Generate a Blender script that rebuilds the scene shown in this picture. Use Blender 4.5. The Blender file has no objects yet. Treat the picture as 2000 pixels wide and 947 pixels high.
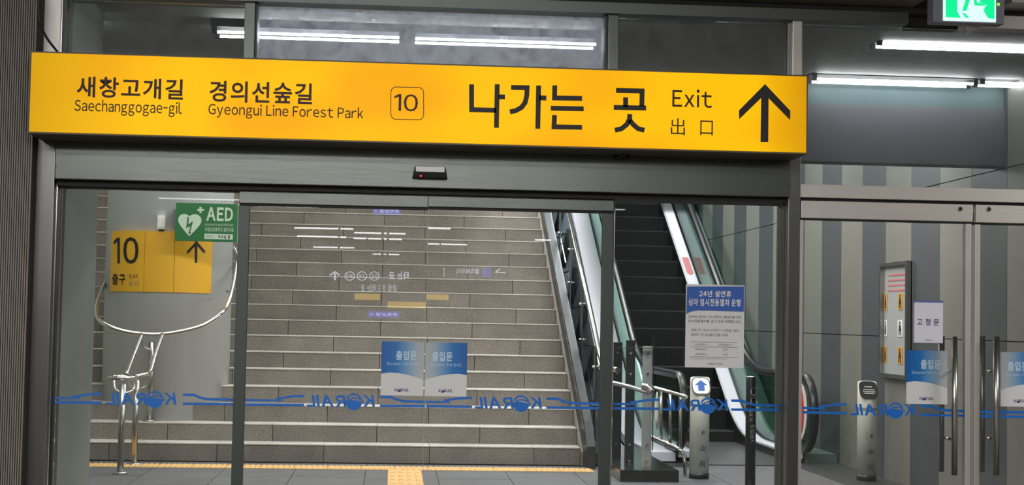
import bpy, bmesh, math, random
from mathutils import Vector, Matrix
random.seed(7)
S = bpy.context.scene
COL = S.collection
PI = math.pi
# ------------------------------------------------------------------ camera
FPX = 3000.0
HORIZON, VPX, ROLL = 622.0, 769.0, 0.0185
ya = math.atan((1000 - VPX) / FPX); pi_ = math.atan((HORIZON - 473.5) / FPX)
CAM = Vector((0, 0, 1.37))
F = Vector((math.sin(ya)*math.cos(pi_), math.cos(ya)*math.cos(pi_), math.sin(pi_)))
R0 = Vector((math.cos(ya), -math.sin(ya), 0)); U0 = R0.cross(F)
R = R0*math.cos(ROLL) + U0*math.sin(ROLL)
U = U0*math.cos(ROLL) - R0*math.sin(ROLL)
cd = bpy.data.cameras.new('camera'); cam = bpy.data.objects.new('camera', cd); COL.objects.link(cam)
cd.sensor_width = 36; cd.lens = FPX/2000*36; cd.clip_end = 200; cd.clip_start = .05
m = Matrix.Identity(4)
for i in range(3):
    m[i][0] = R[i]; m[i][1] = U[i]; m[i][2] = -F[i]; m[i][3] = CAM[i]
cam.matrix_world = m
S.camera = cam
# ------------------------------------------------------------------ world, exposure
w = bpy.data.worlds.new('world'); S.world = w; w.use_nodes = True
w.node_tree.nodes['Background'].inputs[0].default_value = (.55, .6, .65, 1)
w.node_tree.nodes['Background'].inputs[1].default_value = .08
S.view_settings.view_transform = 'Standard'; S.view_settings.look = 'None'
S.view_settings.exposure = 0.0; S.view_settings.gamma = 1; S.view_settings.use_curve_mapping = False
S.cycles.use_denoising = True
S.cycles.max_bounces = 10; S.cycles.transparent_max_bounces = 16; S.cycles.caustics_reflective = False
S.cycles.sample_clamp_indirect = 4

def area(name, loc, sx, sy, power, rot=(0, 0, 0), col=(1, 1, 1)):
    l = bpy.data.lights.new(name, 'AREA'); l.shape = 'RECTANGLE'; l.size = sx; l.size_y = sy
    l.energy = power; l.color = col
    o = bpy.data.objects.new(name, l); COL.objects.link(o); o.location = loc; o.rotation_euler = rot
    return o
# stairwell lighting: rows of lamps under the sloping stairwell ceiling
SL = .549
for k in range(4):
    yy = 14.6 + k*3.2
    area('stairwell_light', (-.6, yy, 3.3 + (yy-13)*SL*.85), 5.0, .5, 100 - k*3, col=((1, .98, .95), (1, .96, .91), (1, .93, .88), (1, .92, .86))[k])
area('escalator_fill', (3.4, 15.2, 3.9), 1.6, .4, 60)  # unseen light added to brighten the escalator decks
area('cladding_fill', (.9, 19.6, 3.9), .12, 7.5, 230, rot=(0, math.radians(-78), 0), col=(.93, .97, 1))  # no lamp here: unseen fill added to brighten the pale blue cladding
area('hall_fill', (0, 12.0, 3.35), 7.0, .4, 125, rot=(.35, 0, 0), col=(1, .99, .97))  # unseen light added behind the bulkhead to brighten the risers from the front
area('escalator_fill', (3.4, 21.5, 7.2), 1.6, .5, 300)  # second unseen fill, added higher up for the white decks
# (the corridor just behind the doors is lit by its own tube lamps)
# concourse on the camera's side of the doors
area('concourse_light', (-.9, 1.0, 3.3), 5.0, .3, 125, rot=(math.radians(55), 0, 0), col=(1, .98, .95))  # unseen, added and tilted at the glazed front to brighten posters and notices
area('escalator_fill', (3.0, 12.2, 3.3), 2.2, .3, 60, rot=(.6, 0, 0))  # behind the doors: unseen fill added for the white bollard and escalator front
area('concourse_light', (-1.4, 3.6, 3.3), 5.6, .3, 150, col=(1, .96, .9))
area('concourse_light', (6.3, 5.2, 3.3), 2.4, .35, 150, col=(1, .95, .9))  # unseen light placed off to the side to brighten the swing door steel
area('concourse_light', (0.5, -2.0, 3.3), 8.0, .3, 90, col=(1, .97, .92))
for yy in (3.5, -1, -7): area('ceiling_fill', (0, yy, 2.9), 8.0, .12, 105, rot=(PI, 0, 0))  # unseen upward lights added to brighten the ceiling mirrored in the header

area('concourse_light', (0, -10, 3.3), 8.0, .3, 60)

# ------------------------------------------------------------------ pixel -> place
def D(px, py): return F*FPX + R*(px-1000) + U*(473.5-py)
def P(px, py, Y):
    d = D(px, py); return CAM + d*(Y/d.y)
def PXX(px, py, X):
    d = D(px, py); return CAM + d*(X/d.x)
def PZ(px, py, Z):
    d = D(px, py); return CAM + d*((Z-CAM.z)/d.z)
def rect(x0, y0, x1, y1, Y):
    xm, ym = (x0+x1)/2, (y0+y1)/2
    return P(x0, ym, Y).x, P(x1, ym, Y).x, P(xm, y1, Y).z, P(xm, y0, Y).z   # X0 X1 Z0 Z1

# ------------------------------------------------------------------ materials
def srgb(c):
    return tuple(((v/255)/12.92 if v/255 <= .04045 else ((v/255+.055)/1.055)**2.4) for v in c)
MATS = {}
def mat(name, col, rough=.5, metal=0, noise=0, nscale=8, bump=0, bscale=60, emit=0, stretch=None, spec=.5):
    if name in MATS: return MATS[name]
    M = bpy.data.materials.new(name); M.use_nodes = True; nt = M.node_tree; b = nt.nodes['Principled BSDF']
    c = srgb(col) + (1,)
    b.inputs['Base Color'].default_value = c
    b.inputs['Roughness'].default_value = rough; b.inputs['Metallic'].default_value = metal
    b.inputs['Specular IOR Level'].default_value = spec
    tc = nt.nodes.new('ShaderNodeTexCoord'); mp = nt.nodes.new('ShaderNodeMapping')
    nt.links.new(tc.outputs['Object'], mp.inputs[0])
    if stretch: mp.inputs['Scale'].default_value = stretch
    if noise:
        n = nt.nodes.new('ShaderNodeTexNoise'); n.inputs['Scale'].default_value = nscale; n.inputs['Detail'].default_value = 5
        nt.links.new(mp.outputs[0], n.inputs['Vector'])
        r = nt.nodes.new('ShaderNodeValToRGB')
        r.color_ramp.elements[0].position = .3; r.color_ramp.elements[1].position = .7
        r.color_ramp.elements[0].color = tuple(v*(1-noise) for v in c[:3]) + (1,)
        r.color_ramp.elements[1].color = tuple(min(1, v*(1+noise)) for v in c[:3]) + (1,)
        nt.links.new(n.outputs[0], r.inputs[0]); nt.links.new(r.outputs[0], b.inputs['Base Color'])
    if bump:
        n2 = nt.nodes.new('ShaderNodeTexNoise'); n2.inputs['Scale'].default_value = bscale; n2.inputs['Detail'].default_value = 3
        nt.links.new(mp.outputs[0], n2.inputs['Vector'])
        bp = nt.nodes.new('ShaderNodeBump'); bp.inputs['Strength'].default_value = bump; bp.inputs['Distance'].default_value = .01
        nt.links.new(n2.outputs[0], bp.inputs['Height']); nt.links.new(bp.outputs[0], b.inputs['Normal'])
    if emit:
        b.inputs['Emission Color'].default_value = c; b.inputs['Emission Strength'].default_value = emit
    MATS[name] = M
    return M

def granite(name, c1, c2, c3):
    M = bpy.data.materials.new(name); M.use_nodes = True; nt = M.node_tree; b = nt.nodes['Principled BSDF']
    L = nt.links.new
    tc = nt.nodes.new('ShaderNodeTexCoord')
    n = nt.nodes.new('ShaderNodeTexNoise'); n.inputs['Scale'].default_value = 70; n.inputs['Detail'].default_value = 4
    n.inputs['Roughness'].default_value = .8
    L(tc.outputs['Object'], n.inputs['Vector'])
    r = nt.nodes.new('ShaderNodeValToRGB'); e = r.color_ramp.elements
    e[0].position = .36; e[0].color = srgb(c1)+(1,); e[1].position = .64; e[1].color = srgb(c3)+(1,)
    k = e.new(.5); k.color = srgb(c2)+(1,)
    L(n.outputs[0], r.inputs[0])
    n2 = nt.nodes.new('ShaderNodeTexNoise'); n2.inputs['Scale'].default_value = 3.5; n2.inputs['Detail'].default_value = 3
    L(tc.outputs['Object'], n2.inputs['Vector'])
    mx = nt.nodes.new('ShaderNodeMix'); mx.data_type = 'RGBA'; mx.blend_type = 'MULTIPLY'; mx.inputs[0].default_value = .5
    L(r.outputs[0], mx.inputs[6]); L(n2.outputs[0], mx.inputs[7]); 
    oi = nt.nodes.new('ShaderNodeObjectInfo')
    hs = nt.nodes.new('ShaderNodeHueSaturation')
    mr = nt.nodes.new('ShaderNodeMapRange'); mr.inputs[3].default_value = 1.22; mr.inputs[4].default_value = 1.48
    L(oi.outputs['Random'], mr.inputs[0]); L(mr.outputs[0], hs.inputs['Value'])
    L(mx.outputs[2], hs.inputs['Color']); L(hs.outputs[0], b.inputs['Base Color'])
    b.inputs['Roughness'].default_value = .7
    bp = nt.nodes.new('ShaderNodeBump'); bp.inputs['Strength'].default_value = .15; bp.inputs['Distance'].default_value = .004
    L(n.outputs[0], bp.inputs['Height']); L(bp.outputs[0], b.inputs['Normal'])
    MATS[name] = M
    return M

def brushed(name, col, rough=.32, wav=.12, axis=(1, 1, 60)):
    M = mat(name, col, rough, 1.0)
    nt = M.node_tree; b = nt.nodes['Principled BSDF']; L = nt.links.new
    tc = nt.nodes.new('ShaderNodeTexCoord'); mp = nt.nodes.new('ShaderNodeMapping'); mp.inputs['Scale'].default_value = axis
    L(tc.outputs['Object'], mp.inputs[0])
    n = nt.nodes.new('ShaderNodeTexNoise'); n.inputs['Scale'].default_value = 4; n.inputs['Detail'].default_value = 4
    L(mp.outputs[0], n.inputs['Vector'])
    mr = nt.nodes.new('ShaderNodeMapRange'); mr.inputs[3].default_value = rough-.08; mr.inputs[4].default_value = rough+.1
    L(n.outputs[0], mr.inputs[0]); L(mr.outputs[0], b.inputs['Roughness'])
    n2 = nt.nodes.new('ShaderNodeTexNoise'); n2.inputs['Scale'].default_value = 1.6; n2.inputs['Detail'].default_value = 1
    L(tc.outputs['Object'], n2.inputs['Vector'])
    b1 = nt.nodes.new('ShaderNodeBump'); b1.inputs['Strength'].default_value = wav; b1.inputs['Distance'].default_value = .05
    L(n2.outputs[0], b1.inputs['Height'])
    b2 = nt.nodes.new('ShaderNodeBump'); b2.inputs['Strength'].default_value = .06; b2.inputs['Distance'].default_value = .003
    L(n.outputs[0], b2.inputs['Height']); L(b1.outputs[0], b2.inputs['Normal']); L(b2.outputs[0], b.inputs['Normal'])
    return M

def glass(name, tint, refl=1.0, rough=.0, haze=0.0):
    M = bpy.data.materials.new(name); M.use_nodes = True; nt = M.node_tree; L = nt.links.new
    nt.nodes.remove(nt.nodes['Principled BSDF']); out = nt.nodes['Material Output']
    tr = nt.nodes.new('ShaderNodeBsdfTransparent'); tr.inputs[0].default_value = tuple(tint)+(1,)
    gl = nt.nodes.new('ShaderNodeBsdfGlossy'); gl.inputs['Roughness'].default_value = rough
    fr = nt.nodes.new('ShaderNodeFresnel'); fr.inputs[0].default_value = 1.5
    mu = nt.nodes.new('ShaderNodeMath'); mu.operation = 'MULTIPLY'; mu.inputs[1].default_value = refl
    L(fr.outputs[0], mu.inputs[0])
    mx = nt.nodes.new('ShaderNodeMixShader'); L(mu.outputs[0], mx.inputs[0]); L(tr.outputs[0], mx.inputs[1]); L(gl.outputs[0], mx.inputs[2])
    last = mx
    if haze:
        df = nt.nodes.new('ShaderNodeBsdfDiffuse'); df.inputs[0].default_value = (.75, .8, .85, 1)
        tl = nt.nodes.new('ShaderNodeBsdfTranslucent'); tl.inputs[0].default_value = (.75, .8, .88, 1)
        ad = nt.nodes.new('ShaderNodeMixShader'); L(df.outputs[0], ad.inputs[1]); L(tl.outputs[0], ad.inputs[2])
        tc = nt.nodes.new('ShaderNodeTexCoord'); n = nt.nodes.new('ShaderNodeTexNoise'); n.inputs['Scale'].default_value = 5; n.inputs['Detail'].default_value = 8
        n.inputs['Distortion'].default_value = 1.5
        L(tc.outputs['Object'], n.inputs['Vector'])
        mr = nt.nodes.new('ShaderNodeMapRange'); mr.inputs[1].default_value = .35; mr.inputs[2].default_value = .8
        mr.inputs[3].default_value = haze*.5; mr.inputs[4].default_value = haze*1.8
        L(n.outputs[0], mr.inputs[0])
        m2 = nt.nodes.new('ShaderNodeMixShader'); L(mr.outputs[0], m2.inputs[0]); L(mx.outputs[0], m2.inputs[1]); L(ad.outputs[0], m2.inputs[2])
        last = m2
    L(last.outputs[0], out.inputs[0])
    MATS[name] = M
    return M

steel = brushed('brushed_steel', (88, 91, 88), .34)
steel_v = brushed('brushed_steel_vertical', (108, 109, 109), .34, .1, (60, 60, 1))
steel_l = brushed('pale_brushed_steel', (205, 201, 197), .42, .05)
steel_l.node_tree.nodes['Principled BSDF'].inputs['Metallic'].default_value = .75
steel_d = brushed('dark_brushed_steel', (95, 98, 96), .4, .08, (60, 60, 1))
chrome = mat('polished_steel', (205, 203, 198), .18, 1)
chrome_r = mat('satin_steel_tube', (175, 173, 168), .28, 1)
dark = mat('black_gap', (14, 14, 15), .7)
blackm = mat('black_plastic', (20, 21, 23), .4)
stile_m = mat('grey_green_aluminium', (66, 74, 72), .45, .4)
ribm = mat('ribbed_grey_cladding', (128, 121, 114), .5, 0, noise=.06, nscale=5)
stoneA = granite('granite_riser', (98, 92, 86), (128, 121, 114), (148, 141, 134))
stoneT = granite('granite_tread', (176, 170, 162), (200, 194, 186), (216, 210, 202))  # same granite made paler, to carry the light on the nosings
stoneF = granite('floor_stone', (74, 74, 78), (88, 88, 92), (100, 100, 104))
colm = mat('column_grey', (190, 194, 196), .5, 0, noise=.05, nscale=1.5, stretch=(3, 3, .3))
wallg = mat('grey_green_wall', (166, 174, 165), .55, noise=.06, nscale=2, stretch=(3, 3, .2))
stripeL = mat('light_wall_panel', (124, 124, 116), .45, noise=.04, nscale=3)
stripeD = mat('dark_wall_panel', (76, 80, 83), .4, noise=.05, nscale=3)
bulk = mat('bulkhead_grey', (96, 97, 101), .6, noise=.04, nscale=2)
bulk_teal = mat('teal_grey_band', (84, 106, 108), .6)
ceil_m = mat('corridor_ceiling', (138, 140, 134), .7, noise=.08, nscale=1.2)
ceil_c = mat('concourse_ceiling', (170, 168, 162), .8, noise=.3, nscale=.5)
floor_c = mat('concourse_floor', (120, 116, 110), .4, noise=.1, nscale=6)
yellow = mat('sign_yellow_paint', (228, 172, 40), .5, noise=.04, nscale=3)
ink = mat('black_print', (28, 22, 22), .6)
ink_r = mat('dark_brown_print', (52, 16, 12), .6)
white = mat('white_print', (235, 235, 232), .6)
navy = mat('navy_print', (32, 40, 110), .6)
bluefilm = mat('blue_film', (6, 104, 198), .5)
green = mat('green_print', (34, 112, 56), .5)
greyprint = mat('grey_print', (120, 122, 128), .6)
paper = mat('white_paper', (214, 216, 218), .6)
blueprint = mat('blue_print', (48, 92, 176), .6)
offwhite = mat('off_white_paint', (232, 232, 222), .45, noise=.03)
tact = mat('tactile_yellow', (222, 178, 112), .6, noise=.08, nscale=20)
esc_step = mat('escalator_step_black', (25, 27, 28), .5, .2)
esc_edge = mat('escalator_step_edge', (74, 78, 78), .5, .3)
skirt = mat('white_deck_panel', (228, 226, 238), .4)
rubber = mat('handrail_rubber', (24, 26, 28), .35)
red = mat('red_print', (214, 40, 42), .5)
redp = mat('faded_red_print', (205, 120, 120), .5)
tube_on = mat('lit_tube', (250, 250, 255), .5, emit=48)
led_red = mat('red_led', (255, 40, 30), .5, emit=1.2)
led_grn = mat('green_led', (140, 220, 60), .5, emit=1.2)
g_door = glass('door_glass', (.92, .94, .93), 1.0)
g_fix = glass('fixed_glass', (.95, .97, .96), .8)
g_haze = glass('hazy_transom_glass', (.92, .96, 1.0), .9, 0, .5)
g_dim = glass('transom_glass', (.74, .76, .75), .9, 0, .04)
g_swing = glass('swing_door_glass', (.9, .9, .88), 1.0, 0, .02)
g_bal = glass('balustrade_glass', (.58, .76, .70), .5)
g_rail = glass('railing_glass', (.96, .98, .99), .2)
g_grey = glass('panel_glass', (.7, .78, .76), 1.0, 0, .03)

# backlit faces: uneven light of the tubes inside the box
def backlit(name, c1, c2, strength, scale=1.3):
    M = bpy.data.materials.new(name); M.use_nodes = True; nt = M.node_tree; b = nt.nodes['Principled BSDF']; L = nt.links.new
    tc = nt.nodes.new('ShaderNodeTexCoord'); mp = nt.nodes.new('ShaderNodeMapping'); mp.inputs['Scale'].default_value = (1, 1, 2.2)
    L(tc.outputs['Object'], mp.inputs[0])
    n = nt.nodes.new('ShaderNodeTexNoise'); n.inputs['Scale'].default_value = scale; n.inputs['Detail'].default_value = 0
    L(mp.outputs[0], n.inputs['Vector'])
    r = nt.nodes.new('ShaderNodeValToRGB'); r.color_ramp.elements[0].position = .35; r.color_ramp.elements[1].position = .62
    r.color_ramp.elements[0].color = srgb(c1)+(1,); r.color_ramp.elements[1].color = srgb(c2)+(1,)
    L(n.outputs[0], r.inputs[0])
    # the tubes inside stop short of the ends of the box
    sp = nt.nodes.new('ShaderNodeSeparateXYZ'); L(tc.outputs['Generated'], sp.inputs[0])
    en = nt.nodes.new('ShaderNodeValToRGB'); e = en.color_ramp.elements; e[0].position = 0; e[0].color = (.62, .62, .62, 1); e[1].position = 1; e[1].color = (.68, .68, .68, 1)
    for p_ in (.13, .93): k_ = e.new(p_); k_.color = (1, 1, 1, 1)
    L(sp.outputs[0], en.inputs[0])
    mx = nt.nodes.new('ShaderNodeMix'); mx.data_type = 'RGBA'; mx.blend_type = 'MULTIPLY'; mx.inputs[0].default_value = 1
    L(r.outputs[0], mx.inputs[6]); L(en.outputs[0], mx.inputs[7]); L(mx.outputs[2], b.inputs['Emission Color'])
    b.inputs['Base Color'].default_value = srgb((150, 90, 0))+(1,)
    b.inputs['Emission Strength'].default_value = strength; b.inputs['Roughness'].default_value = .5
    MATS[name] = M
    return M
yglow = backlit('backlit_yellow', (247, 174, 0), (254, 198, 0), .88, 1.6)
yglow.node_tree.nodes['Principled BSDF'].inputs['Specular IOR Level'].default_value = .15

# ------------------------------------------------------------------ object helpers
def obj(name, me, mt, parent=None):
    if isinstance(me, bmesh.types.BMesh):
        x = bpy.data.meshes.new(name); me.to_mesh(x); me.free(); me = x
    if mt is not None and not me.materials: me.materials.append(mt)
    o = bpy.data.objects.new(name, me); COL.objects.link(o)
    if parent is not None:
        o.parent = parent
        w_ = parent.get('_w')
        base = Vector(w_) if w_ is not None else Vector((0, 0, 0))
        o.location = -base
        o['_w'] = (0.0, 0.0, 0.0)
    return o
def thing(name, label, cat, loc, group=None):
    o = bpy.data.objects.new(name, None); COL.objects.link(o); o.location = loc; o.empty_display_size = .1
    o['_w'] = tuple(loc); o['label'] = label; o['category'] = cat
    if group: o['group'] = group
    return o
def struct(name, me, mt, label=None):
    o = obj(name, me, mt); o['kind'] = 'structure'
    if label: o['label'] = label
    return o
def sroot(name, loc, label=None):
    o = bpy.data.objects.new(name, None); COL.objects.link(o); o.location = loc; o['_w'] = tuple(loc); o['kind'] = 'structure'
    if label: o['label'] = label
    return o

def bm_box(bm, x0, x1, y0, y1, z0, z1):
    if x1 < x0: x0, x1 = x1, x0
    if y1 < y0: y0, y1 = y1, y0
    if z1 < z0: z0, z1 = z1, z0
    v = [bm.verts.new(c) for c in ((x0,y0,z0),(x1,y0,z0),(x1,y1,z0),(x0,y1,z0),(x0,y0,z1),(x1,y0,z1),(x1,y1,z1),(x0,y1,z1))]
    for f in ((0,3,2,1),(4,5,6,7),(0,1,5,4),(1,2,6,5),(2,3,7,6),(3,0,4,7)): bm.faces.new([v[i] for i in f])
def box(x0, x1, y0, y1, z0, z1, bev=0):
    bm = bmesh.new(); bm_box(bm, x0, x1, y0, y1, z0, z1)
    if bev: bmesh.ops.bevel(bm, geom=bm.edges[:], offset=bev, segments=2, affect='EDGES', profile=.7)
    return bm
def pbox(x0, y0, x1, y1, Yf, Yb, bev=0, z0=None):
    a = rect(x0, y0, x1, y1, Yf)
    return box(a[0], a[1], Yf, Yb, a[2] if z0 is None else z0, a[3], bev)
def frames_along(pts):
    n = len(pts); T = []
    for i in range(n):
        a = pts[max(0, i-1)]; b = pts[min(n-1, i+1)]; T.append((b-a).normalized())
    up = Vector((0, 0, 1)) if abs(T[0].z) < .9 else Vector((1, 0, 0))
    N = (up - T[0]*up.dot(T[0])).normalized(); out = []
    for t in T:
        N = (N - t*N.dot(t)).normalized(); out.append((t, N, t.cross(N)))
    return out
def smooth(pts, n=8):
    pts = [Vector(p) for p in pts]; Q = [pts[0]*2-pts[1]] + pts + [pts[-1]*2-pts[-2]]; out = []
    for i in range(1, len(Q)-2):
        for k in range(n):
            t = k/n; a, b, c, d = Q[i-1:i+3]
            out.append(.5*((2*b)+(c-a)*t+(2*a-5*b+4*c-d)*t*t+(3*b-a-3*c+d)*t**3))
    out.append(pts[-1]); return out
def tube(pts, r, seg=12, bm=None, closed=False):
    pts = [Vector(p) for p in pts]; own = bm or bmesh.new(); fr = frames_along(pts); rings = []
    for p, (t, n, b) in zip(pts, fr):
        rings.append([own.verts.new(p + (n*math.cos(2*PI*k/seg)+b*math.sin(2*PI*k/seg))*r) for k in range(seg)])
    L_ = len(rings)
    for i in range(L_-1 + (1 if closed else 0)):
        A, B = rings[i], rings[(i+1) % L_]
        for k in range(seg):
            f = own.faces.new((A[k], A[(k+1) % seg], B[(k+1) % seg], B[k])); f.smooth = True
    if not closed:
        own.faces.new(rings[0][::-1]); own.faces.new(rings[-1])
    bmesh.ops.recalc_face_normals(own, faces=own.faces[:])
    return own
def lathe(prof, cx, cy, seg=24, bm=None):
    own = bm or bmesh.new(); rings = []
    for r, z in prof: rings.append([own.verts.new((cx+r*math.cos(2*PI*k/seg), cy+r*math.sin(2*PI*k/seg), z)) for k in range(seg)])
    for A, B in zip(rings, rings[1:]):
        for k in range(seg):
            f = own.faces.new((A[k], A[(k+1) % seg], B[(k+1) % seg], B[k])); f.smooth = True
    own.faces.new(rings[0][::-1]); own.faces.new(rings[-1])
    return own
def prism_yz(poly, x0, x1):
    bm = bmesh.new(); a = [bm.verts.new((x0, y, z)) for y, z in poly]; b = [bm.verts.new((x1, y, z)) for y, z in poly]
    n = len(poly); bm.faces.new(a); bm.faces.new(b[::-1])
    for i in range(n): bm.faces.new((a[i], b[i], b[(i+1) % n], a[(i+1) % n]))
    bmesh.ops.recalc_face_normals(bm, faces=bm.faces[:]); return bm
def band_yz(line, lo, hi, x0, x1):      # a band following a line in the Y-Z plane, vertical offsets lo..hi
    return prism_yz([(y, z+lo) for y, z in line] + [(y, z+hi) for y, z in reversed(line)], x0, x1)
def poly_px(pts, Y, t=.002, bm=None):   # flat shape on the plane Y, small real thickness
    bm = bm or bmesh.new()
    w_ = [P(x, y, Y) for x, y in pts]
    a = [bm.verts.new((p.x, Y-t, p.z)) for p in w_]
    f = bm.faces.new(a)
    f.normal_update()
    if f.normal.y > 0: bmesh.ops.reverse_faces(bm, faces=[f])
    return bm
def ribbon_px(pts, wd, Y, closed=False, t=.002, bm=None):
    bm = bm or bmesh.new(); n = len(pts); Lv, Rv = [], []
    V2 = [Vector(p) for p in pts]
    for i in range(n):
        if closed: a, b = V2[i-1], V2[(i+1) % n]
        else: a, b = V2[max(i-1, 0)], V2[min(i+1, n-1)]
        d1 = (V2[i]-a); d2 = (b-V2[i])
        if d1.length < 1e-6: d1 = d2
        if d2.length < 1e-6: d2 = d1
        d1 = d1.normalized(); d2 = d2.normalized(); tt = (d1+d2).normalized()
        nn = Vector((-tt.y, tt.x)); n1 = Vector((-d1.y, d1.x)); s = wd/2/max(.4, nn.dot(n1))
        for lst, sg in ((Lv, 1), (Rv, -1)):
            q = V2[i]+nn*s*sg; p = P(q.x, q.y, Y); lst.append(bm.verts.new((p.x, Y-t, p.z)))
    for i in range(n if closed else n-1):
        j = (i+1) % n
        f = bm.faces.new((Lv[i], Lv[j], Rv[j], Rv[i])); f.normal_update()
        if f.normal.y > 0: f.normal_flip()
    return bm
TC = {}
def text_mesh(body, bold, res=3):
    c = bpy.data.curves.new('text', 'FONT'); c.body = body; c.resolution_u = res; c.offset = bold; c.fill_mode = 'BOTH'
    o = bpy.data.objects.new('text', c); COL.objects.link(o); bpy.context.view_layer.update()
    me = bpy.data.meshes.new_from_object(o.evaluated_get(bpy.context.evaluated_depsgraph_get()))
    bpy.data.objects.remove(o); bpy.data.curves.remove(c)
    return me
GC = {}
def glyph(ch, bold):
    k = (ch, bold)
    if k not in GC and ch in '\uff11\uff29':      # plain upright strokes for one and capital I
        w0, w1, h_ = 0, .088+bold*2.2, .74+bold
        V = [(w0, -bold, 0), (w1, -bold, 0), (w1, h_, 0), (w0, h_, 0)]; Fs = [(0, 1, 2, 3)]
        if ch == '\uff11':
            V = [(v[0]+.17, v[1], 0) for v in V]; V += [(.17, h_, 0), (0, h_-.10, 0), (0, h_-.19-bold*1.6, 0), (.17, h_-.105-bold*1.6, 0)]; Fs.append((4, 5, 6, 7))
        GC[k] = (V, Fs)
    if k not in GC:
        me_ = text_mesh(ch, bold); GC[k] = ([tuple(v.co) for v in me_.vertices], [tuple(p.vertices) for p in me_.polygons]); bpy.data.meshes.remove(me_)
    return GC[k]
def lay(body, bold):
    """letters set one by one from the wide sans glyphs, so Latin and Korean letters share one plain style"""
    V, Fs, x = [], [], 0
    for ch in body:
        if ch == ' ': x += .3; continue
        lat = 33 <= ord(ch) <= 126
        vs, fs = glyph(chr(ord(ch)+0xFEE0) if lat else ch, bold)
        if not vs: x += .3; continue
        a_ = min(v[0] for v in vs); b_ = max(v[0] for v in vs)
        sx = .55 if ch == '-' else 1
        o_ = x - a_*sx if lat else x
        n_ = len(V); V += [(v[0]*sx+o_, v[1], 0) for v in vs]; Fs += [tuple(i+n_ for i in f) for f in fs]
        x = (o_+b_*sx+.095) if lat else x+.98
    me_ = bpy.data.meshes.new('lettering'); me_.from_pydata(V, [], Fs); me_.update(); return me_
def text(body, bx, Y, mt, parent, bold=0, mirror=False, shear=0, name='lettering', t=.003, mapf=None, flip=False, rot90=False):
    me = lay(body, bold)
    xs = [v.co.x for v in me.vertices]; ys = [v.co.y for v in me.vertices]
    if not xs: return None
    x0, x1, y0, y1 = min(xs), max(xs), min(ys), max(ys)
    X0, X1, Z0, Z1 = rect(*bx, Y) if mapf is None else (0, 0, 0, 0)
    for v in me.vertices:
        u = (v.co.x-x0)/(x1-x0); q = (v.co.y-y0)/max(1e-6, y1-y0)
        if mirror: u = 1-u
        if rot90: u, q = q, 1-u
        u += shear*(q-.5)
        if mapf: v.co = mapf(bx[0]+u*(bx[2]-bx[0]), bx[3]+q*(bx[1]-bx[3]))
        else: v.co = (X0+u*(X1-X0), Y-t, Z0+q*(Z1-Z0))
    if mirror: me.flip_normals()
    if mt: me.materials.append(mt)
    return obj(name, me, None, parent)

# ================================================================== SETTING
W = 4.45
# floors
struct('floor', box(-9, 9, -52, 11.9, -.1, 0), floor_c, 'grey stone floor of the concourse and corridor')
fl = sroot('floor', (0, 12, 0), 'grey stone tiles between the doors and the granite stairs')
obj('tile_bed', box(-6, W, 11.9, 17.6, -.12, -.012), dark, fl)
tilem = None
tile_me = {}
for iy in range(4):
    y0 = 11.9 + iy*.62; y1 = y0+.614
    for ix in range(10):
        x0 = -3.3 + ix*.62
        if y1 > 14.5: y1 = 14.5
        obj('tile', box(x0, x0+.614, y0, y1, -.06, 0 if not (ix*7+iy*3) % 5 == 0 else -.001), stoneF, fl)
obj('paving', box(2.9, 3.9, 11.9, 17.6, -.06, .0), stoneF, fl)
obj('dark_paving', box(3.903, W, 11.9, 17.6, -.06, .0), mat('dark_floor', (48, 50, 52), .4), fl)
# tactile strip at the foot of the stairs
tp = thing('tactile_paving', 'yellow studded tactile strip along the foot of the granite stairs', 'tactile paving', (0, 13.97, 0))
def stud_mesh():
    bm = bmesh.new(); bm_box(bm, -.147, .147, -.147, .147, 0, .006)
    for i in range(6):
        for j in range(6):
            cx, cy = -.122+i*.049, -.122+j*.049
            a = [bm.verts.new((cx+.016*math.cos(k*PI/4), cy+.016*math.sin(k*PI/4), .006)) for k in range(8)]
            b = [bm.verts.new((cx+.009*math.cos(k*PI/4), cy+.009*math.sin(k*PI/4), .012)) for k in range(8)]
            bm.faces.new(b)
            for k in range(8): bm.faces.new((a[k], a[(k+1) % 8], b[(k+1) % 8], b[k]))
    x = bpy.data.meshes.new('stud_tile'); bm.to_mesh(x); bm.free(); x.materials.append(tact); return x
def bar_mesh():
    bm = bmesh.new(); bm_box(bm, -.147, .147, -.147, .147, 0, .006)
    for i in range(4):
        cx = -.108+i*.072; bm_box(bm, cx-.016, cx+.016, -.135, .135, .006, .012)
    x = bpy.data.meshes.new('bar_tile'); bm.to_mesh(x); bm.free(); x.materials.append(tact); return x
sm, bmm = stud_mesh(), bar_mesh()
for k in range(18):
    o = obj('studded_tile', sm, None, tp); o.location = Vector((-3.35+k*.3-.05+.0, 13.97, .0)) - Vector((0, 13.97, 0))
gp = thing('tactile_guide_path', 'yellow ribbed tactile path leading from the doors to the stairs', 'tactile paving', (.14, 12, 0))
for k in range(12):
    o = obj('ribbed_tile', bmm, None, gp); o.location = Vector((.14, 13.66-k*.3, 0)) - Vector((.14, 12, 0))

# ceiling of the corridor, bulkhead
struct('ceiling', box(-6, 6, 8.35, 10.9, 3.14, 3.3), ceil_m, 'grey ceiling of the corridor behind the doors')
b_ = sroot('wall_bulkhead', (0, 10.9, 2.5), 'grey bulkhead hanging above the corridor in front of the stairwell')
obj('upper_band', box(-6, W+1.5, 10.9, 11.1, 2.97, 3.3), bulk_teal, b_)
obj('lower_band', box(-6, W+1.5, 10.88, 11.1, 2.55, 2.968), bulk, b_)
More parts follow.
